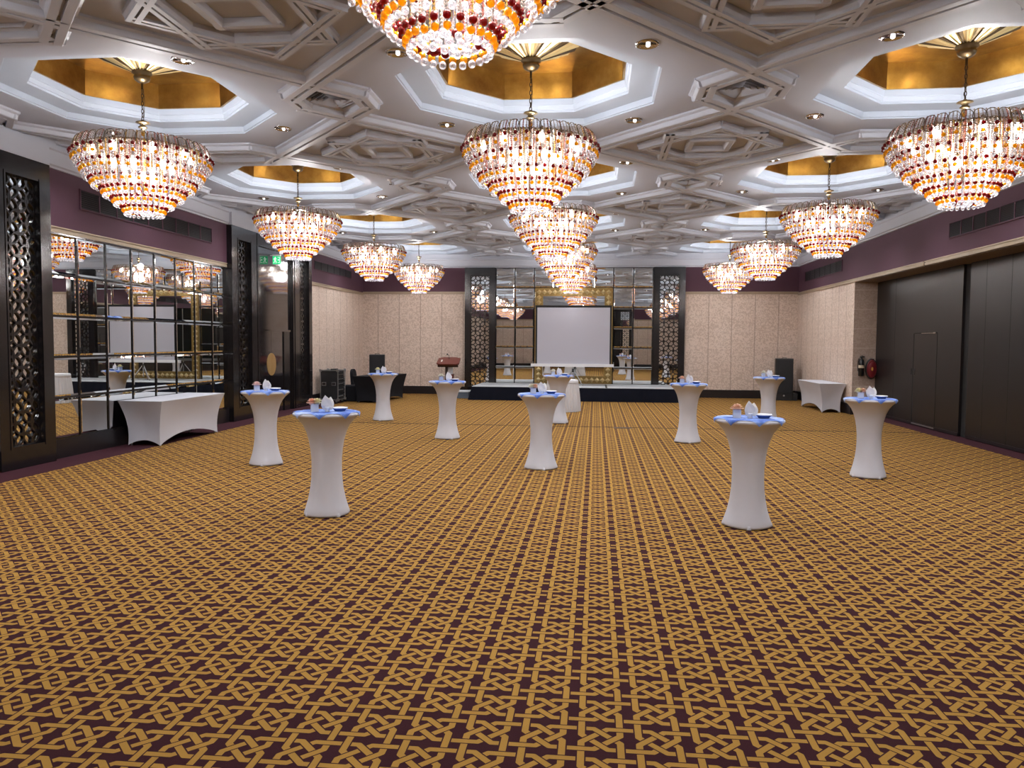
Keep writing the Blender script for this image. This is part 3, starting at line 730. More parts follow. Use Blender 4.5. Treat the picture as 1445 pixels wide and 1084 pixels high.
flat(p, [(-.052, .136), (-.046, .122), (-.075, .108), (-.078, .118)])
flat(p, [(-.022, .14), (-.02, .126), (.006, .112), (.012, .12)])
flat(p, [(.028, .03), (.085, .03), (.085, .165), (.028, .165), (.028, .155), (.075, .155), (.075, .04), (.028, .04)])
flat(p, [(.03, .10), (.05, .125), (.05, .108), (.068, .108), (.068, .092), (.05, .092), (.05, .075)])
fixn(obj('pictogram', p, EXITW, ex))

# ------------------------------------------------------------------ wall grilles
def grille(label, loc, rotz, length, h, n, dark):
    r_ = thing('wall_grille', label, 'air grille', loc, rotz)
    f = MB(); t_ = .018
    f.box(0, length, -.022, 0, 0, t_).box(0, length, -.022, 0, h - t_, h).box(0, t_, -.022, 0, t_, h - t_).box(length - t_, length, -.022, 0, t_, h - t_)
    obj('grille_frame', f, PURPLE, r_)
    obj('duct_opening', MB().box(t_, length - t_, -.004, 0, t_, h - t_), GAP, r_)
    lo = MB(); w_ = (length - 2 * t_) / n
    for k in range(1, n): obj('mullion', MB().box(t_ + k * w_ - .012, t_ + k * w_ + .012, -.020, -.004, t_, h - t_), GRILLE if dark else PURPLE, r_)
    for k in range(9):
        z = t_ + (h - 2 * t_) * (k + .5) / 9
        lo.add([(t_, -.016, z - .012), (length - t_, -.016, z - .012), (length - t_, -.005, z + .012), (t_, -.005, z + .012)], [(0, 1, 2, 3)])
        lo.add([(t_, -.016, z - .009), (length - t_, -.016, z - .009), (length - t_, -.005, z + .015), (t_, -.005, z + .015)], [(3, 2, 1, 0)])
    obj('louvres', lo, GRILLE, r_)
grille('long nine-section dark air grille above the left mirror wall', (XL + .012, 11.13, 3.72), HP, 4.07, .31, 9, False)
grille('dark air grille in the purple band near the back left corner', (XL + .012, 20.99, 3.74), HP, 3.30, .26, 6, True)
grille('long sectioned dark air grille above the black partition on the right', (XR, 15.02, 3.68), -HP, 4.9, .29, 11, False)
grille('dark air grille in the purple band near the back right corner', (XR, 24.81, 3.66), -HP, 3.6, .31, 7, True)

# ------------------------------------------------------------------ folding partition on the right
def partition(label, y0, y1, door=False):
    r_ = thing('partition_panel', label, 'partition', (XD, y1, 0), -HP, 'dark sliding partition panels along the right side')
    Ln = y1 - y0
    p_ = MB().box(0, Ln, -.0, .12, .012, 3.285)
    obj('panel_face', p_, PARTI, r_)
    s_ = MB(); k = 1
    xs_ = (1.2,) if door else (.6, 1.45, 2.4, 3.2)
    for x in xs_:
        if x < Ln: s_.box(x - .004, x + .004, -.0015, 0, .02, 3.28)
    obj('seam_lines', s_, GAP, r_)
    obj('bottom_seal', MB().box(.005, Ln - .005, -.012, 0, .012, .07), BASEB, r_)
    if door:
        a = y1 - 17.82; b_ = y1 - 16.69
        l_ = obj('pass_door', MB().box(a, b_, -.006, 0, .03, 1.995), PARTI, r_)
        obj('door_gap', MB().box(a - .045, a - .004, -.008, 0, .02, 2.0), GAP, l_)
        obj('door_gap', MB().box(a, b_, -.003, 0, 1.995, 2.012).box(b_, b_ + .01, -.004, 0, .03, 2.0), GAP, l_)
        obj('door_closer', MB().box(b_ - .75, b_ - .03, -.016, -.008, 1.992, 2.005).box(b_ - .14, b_ - .02, -.03, -.008, 1.985, 2.015), CHROME, l_)
        obj('flush_handle', MB().box(a - .16, a - .10, -.012, 0, 1.10, 1.24).box(a + .03, a + .09, -.014, -.006, 1.10, 1.24), SPK, l_)
        obj('kick_strip', MB().box(a, b_, -.02, -.006, .03, .055), ALU, l_)
partition('dark partition panel with a pass door, beside the fire hose', 15.64, 20.165, True)
partition('dark veneered partition panel at the right edge of the photo', 11.4, 15.35)
partition('dark partition panel outside the frame, third from the fire hose', 7.0, 11.38)
partition('dark partition panel outside the frame, fourth from the fire hose', 2.45, 6.98)
trim(MB().box(XD + .05, XD + .12, 15.35, 15.64, 0, 3.28), GAP)
trim(MB().box(XR - .01, XR, 16.0, 16.06, 3.29, 3.40), GAP)

# ------------------------------------------------------------------ fire equipment on the return wall
fe = thing('fire_extinguisher', 'black fire extinguisher hung on the return wall left of the red hose', 'fire extinguisher', (6.555, YE - .10, .97))
obj('cylinder', MB().lathe([(0, 0), (.06, 0), (.068, .012), (.068, .36), (.055, .40), (.025, .425), (.022, .445), (0, .445)], 20), EXTBLK, fe)
obj('valve_head', MB().lathe([(.024, .445), (.024, .475), (0, .475)], 12).box(-.015, .015, -.08, .02, .475, .49).box(-.012, .012, -.09, .02, .50, .512), SPK, fe)
obj('hose', MB().tube([(-.02, 0, .46), (-.075, -.01, .42), (-.088, -.015, .30), (-.085, -.03, .12)], .009, 8), RUBBER, fe)
obj('label', MB().lathe([(.069, .20), (.069, .27)], 20, cap0=False, cap1=False), LABEL, fe)
obj('wall_bracket', MB().box(-.03, .03, .06, .10, .10, .42).box(-.012, .10, .06, .075, .46, .49), SPK, fe)
hr = thing('fire_hose_reel', 'dark red fire hose reel beside the black extinguisher', 'fire hose', (6.80, YE - .10, 1.15))
T = Matrix.Rotation(HP, 4, 'X') @ Matrix.Diagonal((.52, 1, 1, 1))
fixn(obj('reel_body', MB().lathe([(0, -.08), (.20, -.08), (.225, -.06), (.225, .03), (.205, .045), (.19, .03), (.16, .05), (.06, .06), (0, .06)], 32, 0, T), REDP, hr))
ho = MB()
for z_, r0 in ((-.045, .235), (-.015, .24), (.012, .235)):
    ho.tube([(.52 * r0 * cos(2 * pi * k / 32), -z_, r0 * sin(2 * pi * k / 32)) for k in range(32)], .016, 8, 0, True)
obj('coiled_hose', ho, RUBBER, hr)
obj('label', MB().lathe([(0, .062), (.045, .060)], 20, 0, T), YELLOWL, hr)
obj('wall_bracket', MB().box(-.05, .05, .07, .10, -.1, .1).box(-.02, .08, .06, .08, .235, .25), SPK, hr)

# ------------------------------------------------------------------ cocktail tables and what stands on them
TH_ = 1.036
PROF = [(.0, .004), (.21, .004), (.227, .012), (.227, .03), (.210, .08), (.186, .16), (.166, .26), (.154, .36), (.149, .46), (.150, .56), (.159, .66), (.174, .75), (.199, .84), (.232, .91), (.273, .962), (.308, .994), (.328, 1.008), (.331, 1.02), (.326, 1.032), (.31, TH_), (0, TH_)]
def foot(r, z, a): return r * (1 + .02 * max(0, 1 - z / .15) * cos(4 * a + .6)) if z < .15 else r
def cocktail(label, x, y, rot):
    r_ = thing('cocktail_table', label, 'cocktail table', (x, y, 0), rot, 'standing cocktail tables in white stretch covers')
    obj('stretch_cover', CT_ME, None, r_); obj('tabletop', CT_TOP, None, r_)
    for k in range(4):
        a = HP * k - .15; obj('foot_cup', CT_CUP, None, r_, (.208 * cos(a), .208 * sin(a), 0), a)
    return r_
CT_ME = MB().lathe(PROF, 48, mod=foot).mesh('stretch_cover', STRETCH)
CT_TOP = MB().lathe([(.318, 1.0345), (.322, 1.037), (.30, 1.039), (0, 1.039)], 40).mesh('tabletop', STRETCH)
CT_CUP = MB().lathe([(0, .001), (.028, .001), (.03, .012), (.022, .04), (0, .05)], 10).mesh('foot_cup', STRETCH)
def topper_mesh():
    m = MB(); n = 128; rs = [0, .1, .2, .28, .315, .334, .3385, .3405, .342, .343]; vs = []; fs = []
    def Rst(a):  # two overlapped squares
        best = 0
        for o_ in (0, pi / 4):
            t_ = (a + o_) % HP - pi / 4; best = max(best, .272 / cos(t_))
        return best
    m_ = 14
    for k in range(n):
        a = 2 * pi * k / n; Rm = Rst(a)
        for i in range(m_ + 1):
            s_ = Rm * i / m_
            if s_ < .318: p_ = (s_, 1.0415)
            elif s_ < .342: f = (s_ - .318) / .024; p_ = (.318 + .0175 * sin(f * HP), 1.0415 - .012 * (1 - cos(f * HP)))
            else: p_ = (.3355 - (s_ - .342) * .12 + .003 * sin(8 * a), 1.0295 - (s_ - .342))
            vs.append((p_[0] * cos(a), p_[0] * sin(a), p_[1]))
    st_ = m_ + 1
    for k in range(n):
        k2 = (k + 1) % n
        for i in range(m_): fs.append((k * st_ + i, k * st_ + i + 1, k2 * st_ + i + 1, k2 * st_ + i))
    m.add(vs, fs, 0, True); return m.mesh('table_topper', TOPPER)
TOP_ME = topper_mesh()
POT_ME = MB().prism([(-.036, -.036), (.036, -.036), (.036, .036), (-.036, .036)], 0, .078).mesh('pot', PORC)
def flower_mesh(col, seed, r0, ht):
    m = MB(); rn = random.Random(seed)
    for ring in range(5):
        n = (1, 5, 8, 11, 13)[ring]; rr = r0 * ring / 4.6; zc = ht * (1 - (ring / 4.6) ** 2 * .75)
        for k in range(n):
            a = 2 * pi * (k + .5 * ring) / n + rn.random() * .3; t_ = .25 + .28 * ring
            c = Vector((rr * cos(a), rr * sin(a), zc)); w_ = .017 + .002 * ring; h = .02
            ou = Vector((cos(a) * sin(t_), sin(a) * sin(t_), cos(t_))); tg = Vector((-sin(a), cos(a), 0)); nr = Vector((cos(a) * cos(t_), sin(a) * cos(t_), -sin(t_)))
            vs = []
            for i in range(4):
                f = i / 3; wd = w_ * (.45 + .75 * sin(f * 2.3))
                for s_ in (-1, -.4, .4, 1): vs.append(c + ou * h * f + tg * wd * s_ + nr * (.006 * s_ * s_ * -1 + .004 * f * f + .002 * sin(9 * s_ + k)))
            m.add(vs, [(i * 4 + j, i * 4 + j + 1, i * 4 + j + 5, i * 4 + j + 4) for i in range(3) for j in range(3)], 0, True)
    m.sphere((0, 0, ht * .42), r0 * .86, 0, 14, 9, .72)
    return m.mesh('flower', col)
def leaf_mesh():
    m = MB(); out = []
    for k in range(9):
        f = k / 8; out.append((.055 * sin(pi * min(1, f * .62 + .22)) * (1 - f ** 4), f * .15))
    pts = [(x, z) for x, z in out] + [(-x * .92, z) for x, z in reversed(out[:-1])]
    n = len(pts); vs = [(x, -.004 - 1.2 * x * x * 4, z) for x, z in pts] + [(x, .004 - 1.2 * x * x * 4, z) for x, z in pts]
    m.add(vs, [list(range(n)), list(range(2 * n - 1, n - 1, -1))] + [(i, (i + 1) % n, n + (i + 1) % n, n + i) for i in range(n)])
    return m.mesh('folded_napkin', NAPKIN)
NAP_ME = leaf_mesh()
HOLD_ME = MB().lathe([(0, 0), (.024, 0), (.026, .004), (.02, .012), (.027, .03), (.03, .05), (.027, .05), (.022, .03), (0, .016)], 18).mesh('holder_cup', PORC)
PLATE = MB().lathe([(0, 0), (.048, 0), (.052, .008), (.066, .022), (.078, .034), (.076, .0365), (.06, .026), (0, .022)], 32, 0)
PLATE_ME = MB().lathe([(0, 0), (.05, 0), (.052, .006), (.066, .020), (.0785, .030)], 32).mesh('dish_body', BLUEPL)
PLATE_TOP = MB().lathe([(.0785, .030), (.080, .035), (.077, .039), (.062, .030), (0, .026)], 32, cap0=False).mesh('glazed_rim', WHITEPL)
# (x, y, rotation, phrase, flowers)
TBL = [
    (-4.63, 10.50, .3, 'before the lacquered doorway', [(FL_PINK, 'blush pink'), ]),
    (-2.69, 7.55, 1.0, 'nearest the left foreground', [(FL_ORANGE, 'coral'), (FL_CREAM, 'cream')]),
    (-4.68, 16.78, .1, 'in front of the black draped table', [(FL_CREAM, 'cream'), ]),
    (-2.66, 13.82, .7, 'in front of the wooden lectern', [(FL_WHITE, 'white'), ]),
    (-0.74, 10.73, .4, 'alone in the middle of the room', [(FL_WHITE, 'white'), (FL_PEACH, 'peach')]),
    (-0.80, 16.86, .9, 'beside the pleated skirted table', [(FL_WHITE, 'white'), ]),
    (1.64, 13.97, .2, 'in front of the right lattice pillar', [(FL_PEACH, 'peach'), ]),
    (3.685, 17.05, .6, 'beside the tall black loudspeaker', [(FL_WHITE, 'white'), ]),
    (1.47, 7.61, .05, 'nearest the right foreground', [(FL_PEACH, 'big peach'), ]),
    (3.61, 10.67, .5, 'in front of the folding partition', [(FL_CREAM, 'cream'), (FL_PEACH, 'peach')]),
]
tz_ = 1.0425
for ti, (x, y, rot, ph, fls) in enumerate(TBL):
    cocktail('white stretch-covered cocktail table %s' % ph, x, y, rot)
    o = obj('table_topper', TOP_ME, None, None, (x, y, 0), rot * 1.7)
    tag(o, 'blue and white eight-pointed cloth on the cocktail table %s' % ph, 'tablecloth', 'blue star-shaped cloths on the cocktail tables')
    # directions across and along the view
    d = Vector((x, y)).normalized(); rt = Vector((d.y, -d.x))
    P = lambda a, b: (x + rt.x * a + d.x * b, y + rt.y * a + d.y * b)
    ang = -atan2(d.x, d.y)
    px, py = P(-.114, -.03)
    if len(fls) > 1: px, py = P(-.116, -.02)
    names = ' and '.join(n for _, n in fls)
    pot = thing('flower_pot', 'white pot of %s flowers on table %s' % (names, ph), 'flower pot', (px, py, tz_), ang + .12, 'flower pots on the cocktail tables')
    obj('pot', POT_ME, None, pot)
    for q_, (mt, nm) in enumerate(fls):
        ox = 0 if len(fls) == 1 else (-.024 if q_ == 0 else .026)
        fo = obj('flower', flower_mesh(mt, ti * 5 + q_, .047 if len(fls) == 1 else .037, .050), None, pot, (ox, 0, .066))
    px, py = P(.008, -.045)
    nh = thing('napkin_holder', 'small cup of folded white napkins on the table %s' % ph, 'napkin holder', (px, py, tz_), ang + (.3, -.2, .1, .4, -.3, .2, 0, -.4, .1, -.15)[ti], 'napkin holders on the cocktail tables')
    obj('holder_cup', HOLD_ME, None, nh)
    for s_, (ox, tl) in enumerate(((-.006, -.10), (.012, .16))):
        n_ = obj('folded_napkin', NAP_ME, None, nh, (ox, .008 * s_ - .004, .024)); n_.rotation_euler = (.12 - .2 * s_, tl, .25 - .5 * s_); n_.scale = (1, 1, .97 - .12 * s_)
    px, py = P(.132, .012)
    pl = thing('small_dish', 'blue dish with white rim on the table %s' % ph, 'dish', (px, py, tz_), 0, 'blue dishes on the cocktail tables')
    obj('dish_body', PLATE_ME, None, pl); obj('glazed_rim', PLATE_TOP, None, pl)

# ------------------------------------------------------------------ stretch-covered rectangular tables
def box_cover(L_, W_, H_, mt, pinch=.07, arch=.16, inset=.12):
    m = MB(); nu, nv = 16, 12
    def side(p0, p1, n_, Ls):
        vs = []
        for j in range(nv + 1):
            v_ = j / nv
            for i in range(nu + 1):
                u_ = i / nu
                ar = arch * max(0, sin(pi * u_)) ** .75 * (1 if Ls > 1 else .55)
                z = H_ - (H_ - ar - .004) * v_
                zz = 1 - z / H_
                s_ = pinch * sin(pi * min(1, zz * .95)) ** .9 * .8 + inset * zz ** 1.3 * .75   # whole side leans and pinches in
                c_ = (1 - abs(2 * u_ - 1) ** 1.4)
                base = Vector(p0).lerp(Vector(p1), u_)
                cxy = Vector((0, 0))
                # corner shrinks toward the centre in both directions
                sxk = 1 - s_ / (L_ / 2); syk = 1 - s_ / (W_ / 2)
                q_ = Vector((base.x * sxk, base.y * syk)) - Vector(n_) * (pinch * .5 * c_ * sin(pi * zz))
                vs.append((q_.x, q_.y, z))
        m.add(vs, [(j * (nu + 1) + i, j * (nu + 1) + i + 1, (j + 1) * (nu + 1) + i + 1, (j + 1) * (nu + 1) + i) for j in range(nv) for i in range(nu)], 0, True)
    a, b = L_ / 2, W_ / 2
    side((-a, -b), (a, -b), (0, -1), L_); side((a, -b), (a, b), (1, 0), W_); side((a, b), (-a, b), (0, 1), L_); side((-a, b), (-a, -b), (-1, 0), W_)
    m.add([(-a, -b, H_), (a, -b, H_), (a, b, H_), (-a, b, H_)], [(0, 1, 2, 3)])
    return m
def rect_table(label, x, y, rotz, L_, W_, H_, mt, **kw):
    r_ = thing('covered_table', label, 'table', (x, y, 0), rotz)
    o = obj('stretch_cover', box_cover(L_, W_, H_, mt, **kw), mt, r_)
    obj('tabletop', MB().box(-L_ / 2 + .012, L_ / 2 - .012, -W_ / 2 + .012, W_ / 2 - .012, H_ - .03, H_ + .003), mt, r_)
    for sx_ in (-1, 1):
        for sy_ in (-1, 1):
            obj('leg', MB().tube([(sx_ * (L_ / 2 - .16), sy_ * (W_ / 2 - .13), .0), (sx_ * (L_ / 2 - .16), sy_ * (W_ / 2 - .13), H_ - .03)], .016, 8), ALU, r_)
    return r_
rect_table('white stretch-covered long table standing against the left mirror wall', -7.395, 13.0, HP, 2.16, .76, .745, STRETCH)
rect_table('white stretch-covered long table against the right wall near the fire hose', 6.02, 21.62, HP, 2.2, .66, .745, STRETCH)
rect_table('black stretch-covered control table in the back left corner', -6.36, 22.55, HP - .11, 2.3, .80, .75, BLKCLOTH, arch=.10, pinch=.05)

# black covered chairs
def covered_chair(label, x, y, rotz):
    r_ = thing('covered_chair', label, 'chair', (x, y, 0), rotz, 'black covered chairs behind the control table')
    s_ = MB(); pr = [(-.24, .0), (.24, .0), (.215, .46), (-.215, .46)]
    s_.add([(-.23, -.24, .0), (.23, -.24, .0), (.23, .22, .0), (-.23, .22, .0), (-.21, -.23, .47), (.21, -.23, .47), (.21, .20, .47), (-.21, .20, .47)], [(0, 3, 2, 1), (4, 5, 6, 7), (0, 1, 5, 4), (1, 2, 6, 5), (2, 3, 7, 6), (3, 0, 4, 7)])
    bevel(obj('seat_cover', s_, BLKCLOTH, r_), .04, 3)
    out = [(-.21, .30)] + [(-.20 + .0, .74)] + [(-.20 + .20 * (1 - cos(t_ * HP / 5)), .74 + .17 * sin(t_ * HP / 5)) for t_ in range(1, 6)]
    pts = out + [(-x_, z) for x_, z in reversed(out)]
    T = Matrix.Translation((0, .25, 0)) @ Matrix.Rotation(HP - .09, 4, 'X')
    bevel(fixn(obj('backrest_cover', MB().prism(pts, -.03, .05, 0, T), BLKCLOTH, r_)), .02, 3)
covered_chair('black covered chair nearest the flight case, behind the control table', -7.12, 22.05, HP)
covered_chair('black covered chair nearer the stage, behind the control table', -7.02, 22.95, HP)

# ------------------------------------------------------------------ loudspeakers, flight case
def speaker(label, x, y, z, rotz, w_, d_, h, sub):
    r_ = thing('loudspeaker', label, 'loudspeaker', (x, y, z), rotz)
    bevel(obj('cabinet', MB().box(-w_ / 2, w_ / 2, -d_ / 2, d_ / 2, .0, h), SPK, r_), .015)
    yf = -d_ / 2
    T = lambda zz: Matrix.Translation((0, yf - .002, zz)) @ Matrix.Rotation(HP, 4, 'X')
    wr = min(w_ * .4, .19)
    zw = [h * .30, h * .55] if sub else [h * .36]
    for zz in zw: fixn(obj('woofer', MB().lathe([(wr, .012), (wr * .95, .016), (wr * .86, .004), (wr * .3, -.03), (wr * .25, -.01), (0, 0)], 28, 0, T(zz)), RUBBER, r_))
    hn = MB(); z0, z1 = h * .74, h * .90; a = w_ * .36
    hn.add([(-a, yf - .003, z0), (a, yf - .003, z0), (a, yf - .003, z1), (-a, yf - .003, z1), (-.04, yf + .06, (z0 + z1) / 2 - .03), (.04, yf + .06, (z0 + z1) / 2 - .03), (.04, yf + .06, (z0 + z1) / 2 + .03), (-.04, yf + .06, (z0 + z1) / 2 + .03)], [(0, 1, 5, 4), (1, 2, 6, 5), (2, 3, 7, 6), (3, 0, 4, 7), (4, 5, 6, 7)])
    obj('horn', hn, RUBBER, r_)
    g = MB(); f = .03
    g.box(-w_ / 2 + f, w_ / 2 - f, yf - .03, yf - .026, h * .16 if sub else h * .06, h * .96)
    g.box(-w_ / 2 + f, -w_ / 2 + f + .012, yf - .03, yf, h * .16 if sub else h * .06, h * .96).box(w_ / 2 - f - .012, w_ / 2 - f, yf - .03, yf, h * .16 if sub else h * .06, h * .96)
    for k in range(1, 3): g.box(-w_ / 2 + f, w_ / 2 - f, yf - .033, yf - .03, h * (.16 + .27 * k) - .006, h * (.16 + .27 * k) + .006)
    obj('front_grille', g, SPKGR, r_)
    obj('top_handle', MB().tube([(-.07, 0, h - .004), (-.06, 0, h + .022), (.06, 0, h + .022), (.07, 0, h - .004)], .009, 6), RUBBER, r_)
    if sub:
        obj('badge', MB().lathe([(0, .004), (.028, .004), (.03, 0)], 16, 0, T(h * .115)), ALU, r_)
        obj('floor_monitor_base', MB().box(-w_ / 2 - .06, w_ / 2 + .14, -d_ / 2 + .02, d_ / 2, 0, .22), SPK, r_)
    return r_
speaker('black loudspeaker standing on the black control table', -6.55, 22.85, .755, .25, .46, .42, .60, False)
speaker('tall black loudspeaker standing in the back right corner', 5.86, 25.05, 0, -.15, .52, .5, 1.30, True)

fc = thing('flight_case', 'black rolling rack flight case with metal edges beside the chairs', 'flight case', (-7.40, 21.32, 0))
bevel(obj('case_body', MB().box(-.245, .22, -.31, .30, .11, .93), SPK, fc), .006)
e = MB(); t_ = .022
for x in (-.25, .25):
    for y in (-.315, .305): e.box(x - t_ / 2, x + t_ / 2, y - t_ / 2, y + t_ / 2, .10, .935)
for z in (.105, .925):
    for y in (-.315, .305): e.box(-.25, .25, y - t_ / 2, y + t_ / 2, z - t_ / 2, z + t_ / 2)
    for x in (-.25, .25): e.box(x - t_ / 2, x + t_ / 2, -.315, .305, z - t_ / 2, z + t_ / 2)
obj('aluminium_edges', e, ALU, fc)
cn = MB()
for x in (-.25, .25):
    for z in (.105, .925):
        cn.box(x - .035, x + .035, -.335, -.30, z - .035, z + .035); cn.box(x - .03, x + .03, .29, .325, z - .035, z + .035)
obj('ball_corners', cn, ALU, fc)
for x in (-.15, .13):
    l_ = obj('butterfly_latch', MB().box(x - .06, x + .06, -.322, -.312, .50, .60), ALU, fc)
    obj('latch_dish', MB().box(x - .045, x + .045, -.326, -.322, .515, .585), GRILLE, l_)
for zz, hh in ((.76, .10), (.63, .10), (.50, .10), (.30, .16), (.14, .12)):
    u_ = obj('rack_unit', MB().box(.22, .235, -.27, .26, zz, zz + hh), SPKGR if hh != .16 else SPK, fc)
    k_ = MB()
    for yk in (-.2, -.1, .02, .14): k_.sphere((.24, yk, zz + hh / 2), .012, 0, 8, 5)
    obj('knobs', k_, ALU, u_)
    obj('rack_handle', MB().tube([(.235, .235, zz + .02), (.262, .235, zz + .02), (.262, .235, zz + hh - .02), (.235, .235, zz + hh - .02)], .006, 6), ALU, u_)
for x in (-.19, .19):
    for y in (-.25, .25):
        w_ = obj('caster', MB().lathe([(0, -.018), (.045, -.018), (.05, -.01), (.05, .01), (.045, .018), (0, .018)], 16, 0, Matrix.Translation((x, y, .05)) @ Matrix.Rotation(HP, 4, 'X')), RUBBER, fc)
        obj('caster_fork', MB().box(x - .03, x + .03, y - .028, y - .022, .03, .10).box(x - .03, x + .03, y + .022, y + .028, .03, .10), ALU, w_)
obj('top_microphone', MB().tube([(-.02, -.1, .95), (.12, .06, .955)], .018, 8), SPKGR, fc)

# ------------------------------------------------------------------ stage
sg = thing('stage_platform', 'low stage with grey deck and black skirt before the mirrored back wall', 'stage', (0, 0, 0))
SX0, SX1, SY0, SY1, SZ = -3.72, 2.36, 23.2, 25.45, .41
dk = MB(); xs_ = [SX0, -1.70, .33, SX1]
for a, b_ in zip(xs_[:-1], xs_[1:]):
    for y0, y1 in ((SY0, 24.32), (24.33, SY1)): dk.box(a + .006, b_ - .006, y0, y1, SZ - .06, SZ)
obj('deck_panels', dk, DECK, sg)
sk = MB(); n = 120; vs = []
path = []
def lerp(p, q, t_): return (p[0] + (q[0] - p[0]) * t_, p[1] + (q[1] - p[1]) * t_)
cor = [(SX0, SY1), (SX0, SY0), (SX1, SY0), (SX1, SY1)]
for (p_, q_), k in zip(zip(cor[:-1], cor[1:]), (40, 110, 40)):
    for i in range(k): path.append((lerp(p_, q_, i / k), p_, q_))
path.append((cor[-1], cor[-2], cor[-1]))
for i, ((px, py), p_, q_) in enumerate(path):
    cx_, cy_ = (SX0 + SX1) / 2, 25.45
    ox = -.12 if px < SX0 + .01 else (.12 if px > SX1 - .01 else .0); oy = -.09 if py < SY0 + .01 else 0
    wv = .008 * sin(i * 1.3)
    vs += [(px, py, SZ - .012), (px + ox * .5 + wv, py + oy * .5 + wv, SZ * .5), (px + ox + wv * 1.6, py + oy + wv * 1.6, .004)]
m_ = len(path)
sk.add(vs, [(i * 3 + j, (i + 1) * 3 + j, (i + 1) * 3 + j + 1, i * 3 + j + 1) for i in range(m_ - 1) for j in range(2)], 0, True)
obj('skirt', sk, SKIRT, sg)
fr_ = MB()
for x in (SX0 + .1, -1.7, .33, SX1 - .1):
    for y in (SY0 + .15, 24.3, SY1 - .1): fr_.box(x - .025, x + .025, y - .025, y + .025, 0, SZ - .06)
obj('support_legs', fr_, ALU, sg)
obj('black_tape', MB().box(.30, .36, SY0, 24.9, SZ, SZ + .003).box(-1.72, -1.68, SY0 + .2, SY1, SZ, SZ + .003).box(-3.6, 2.3, 24.31, 24.34, SZ, SZ + .003), RUBBER, sg)
for lab, x0, x1 in (('grey stage step at the left end of the stage', -4.38, -3.90), ('grey stage step at the right end of the stage', 2.52, 2.98)):
    s_ = thing('stage_step', lab, 'step', ((x0 + x1) / 2, 24.1, 0))
    hw = (x1 - x0) / 2
    bevel(obj('step_box', MB().box(-hw, hw, -.4, .4, 0, .19), STEPG, s_), .008); obj('tread', MB().box(-hw - .01, hw + .01, -.41, .41, .19, .215), DECK, s_)

# ------------------------------------------------------------------ projection screen on tripod
ps = thing('projection_screen', 'white projection screen on a tripod standing on the stage', 'projection screen', (-.70, 24.25, SZ + .004))
hx = 1.18; zb, zt_ = 1.055 - SZ, 2.89 - SZ
obj('screen_fabric', MB().box(-hx + .055, hx - .055, -.006, .0, zb + .02, zt_ - .055), SCREENF, ps)
obj('black_border', MB().box(-hx, hx, -.003, .004, zb, zt_).box(-hx - .005, hx + .005, -.015, .012, zt_ - .022, zt_ + .012), RUBBER, ps)
obj('roller_case', MB().box(-hx - .12, hx + .06, -.05, .05, zb - .06, zb + .03), WHITEPAINT, ps)
obj('case_end_cap', MB().box(-hx - .135, -hx - .12, -.055, .055, zb - .065, zb + .035), WHITEPAINT, ps); obj('case_end_cap', MB().box(hx + .06, hx + .075, -.055, .055, zb - .065, zb + .035), WHITEPAINT, ps)
obj('centre_pole', MB().tube([(0, .04, .12), (0, .04, zt_ - .01)], .017, 10), ALU, ps)
obj('tripod_hub', MB().lathe([(0, .42), (.03, .42), (.032, .52), (0, .52)], 12, 0, Matrix.Translation((0, .04, 0))), RUBBER, ps)
for a in (-.55, -HP - 1.1, 1.4):
    l_ = obj('tripod_leg', MB().tube([(.03 * cos(a), .04 + .03 * sin(a), .48), (.36 * cos(a), .04 + .36 * sin(a), .014)], .0125, 8), ALU, ps)
    obj('rubber_foot', MB().sphere((.36 * cos(a), .04 + .36 * sin(a), .016), .016, 0, 8, 6), RUBBER, l_)

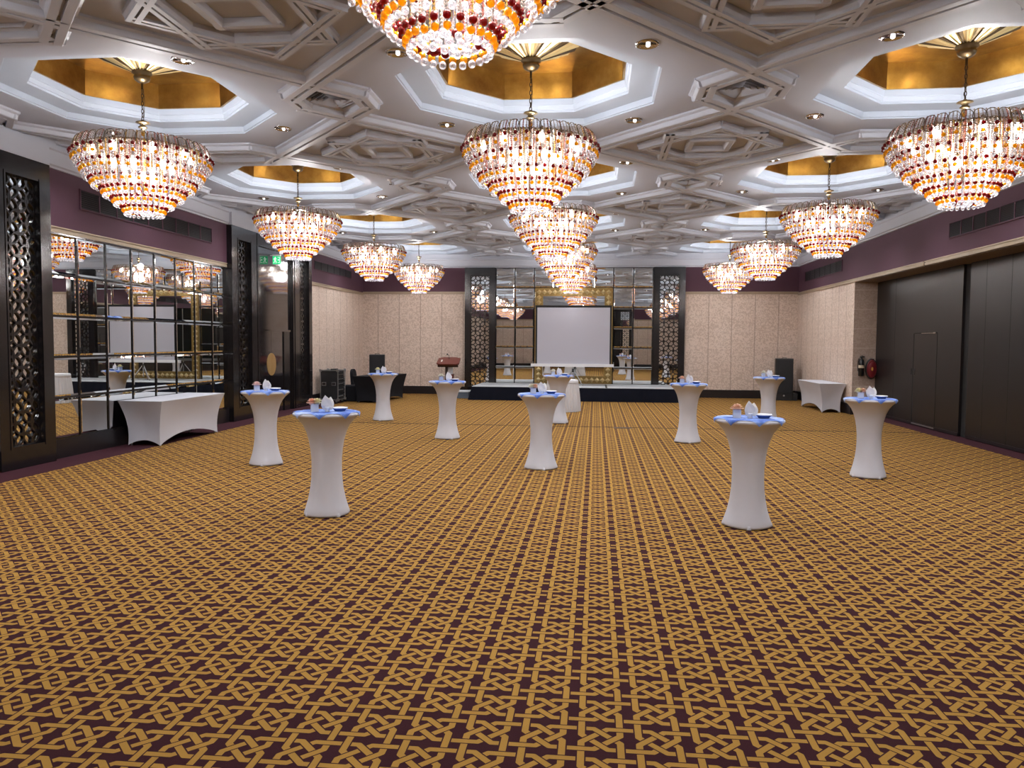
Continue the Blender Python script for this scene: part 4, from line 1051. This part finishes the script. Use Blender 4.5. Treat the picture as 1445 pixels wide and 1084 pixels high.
# pleated skirted round table
sk_t = thing('skirted_table', 'small table in a pleated white skirt standing before the stage', 'table', (-.83, 19.85, 0))
def pl(r, z, a): return r * (1 + (.035 * cos(34 * a) + .012 * cos(11 * a)) * (1 - z / .80) ** .5) if z < .79 else r
obj('pleated_skirt', MB().lathe([(.45, .006), (.445, .2), (.425, .45), (.405, .65), (.395, .74), (.39, .785), (.382, .80)], 204, mod=pl, cap0=False, cap1=False), PLEAT, sk_t)
obj('table_top_cloth', MB().lathe([(.385, .79), (.39, .797), (.382, .803), (0, .803)], 60), PLEAT, sk_t)
obj('skirt_band', MB().lathe([(.398, .715), (.402, .72), (.398, .785), (.392, .79)], 80, cap0=False, cap1=False), PLEAT, sk_t)

# lectern
lc = thing('lectern', 'wooden lectern with slanted mahogany top and black column, left of stage', 'lectern', (-4.75, 24.9, 0), .0)
tp = MB(); T = Matrix.Translation((0, 0, 1.10)) @ Matrix.Rotation(.42, 4, 'X')
tp.prism([(-.37, -.20), (-.26, -.26), (.26, -.26), (.37, -.20), (.36, .19), (.20, .26), (-.20, .26), (-.36, .19)], 0, .045, 0, T)
bevel(obj('slanted_desk', tp, WOODRED, lc), .008)
bevel(obj('desk_tray', MB().prism([(-.34, -.22), (.34, -.22), (.22, .16), (-.22, .16)], -.085, 0, 0, T), WOODDARK, lc), .01)
obj('column', MB().box(-.11, -.03, -.05, .09, .05, 1.06), WOODDARK, lc)
obj('front_panel', MB().box(-.02, .12, -.06, .08, .70, .97), PORC, lc)
obj('shelf_block', MB().box(-.02, .16, -.08, .10, .56, .70), WOODRED, lc)
obj('lower_column', MB().box(-.02, .12, -.05, .07, .05, .56), WOODDARK, lc)
bevel(obj('base', MB().box(-.28, .28, -.22, .22, 0, .05), WOODDARK, lc), .01)
obj('paper_card', MB().box(-.25, -.20, -.1, .05, .046, .05, 0, T), NAPKIN, lc)
g_ = obj('gooseneck_microphone', MB().tube([(0, .08, 1.18), (0, .06, 1.28), (-.01, -.02, 1.34), (-.03, -.07, 1.345)], .007, 8), RUBBER, lc)
obj('microphone_head', MB().sphere((-.035, -.085, 1.345), .026, 0, 10, 8), RUBBER, g_)

# floor plate over the carpet joint
fp = thing('floor_plate', 'brown cover plate on the carpet joint before the stage', 'floor plate', (.575, 16.03, 0))
bevel(obj('plate', MB().box(-.19, .19, -.05, .05, 0, .008), BROWNPL, fp), .003)
obj('lid', MB().box(-.12, .12, -.035, .035, .008, .011), BROWNPL, fp)
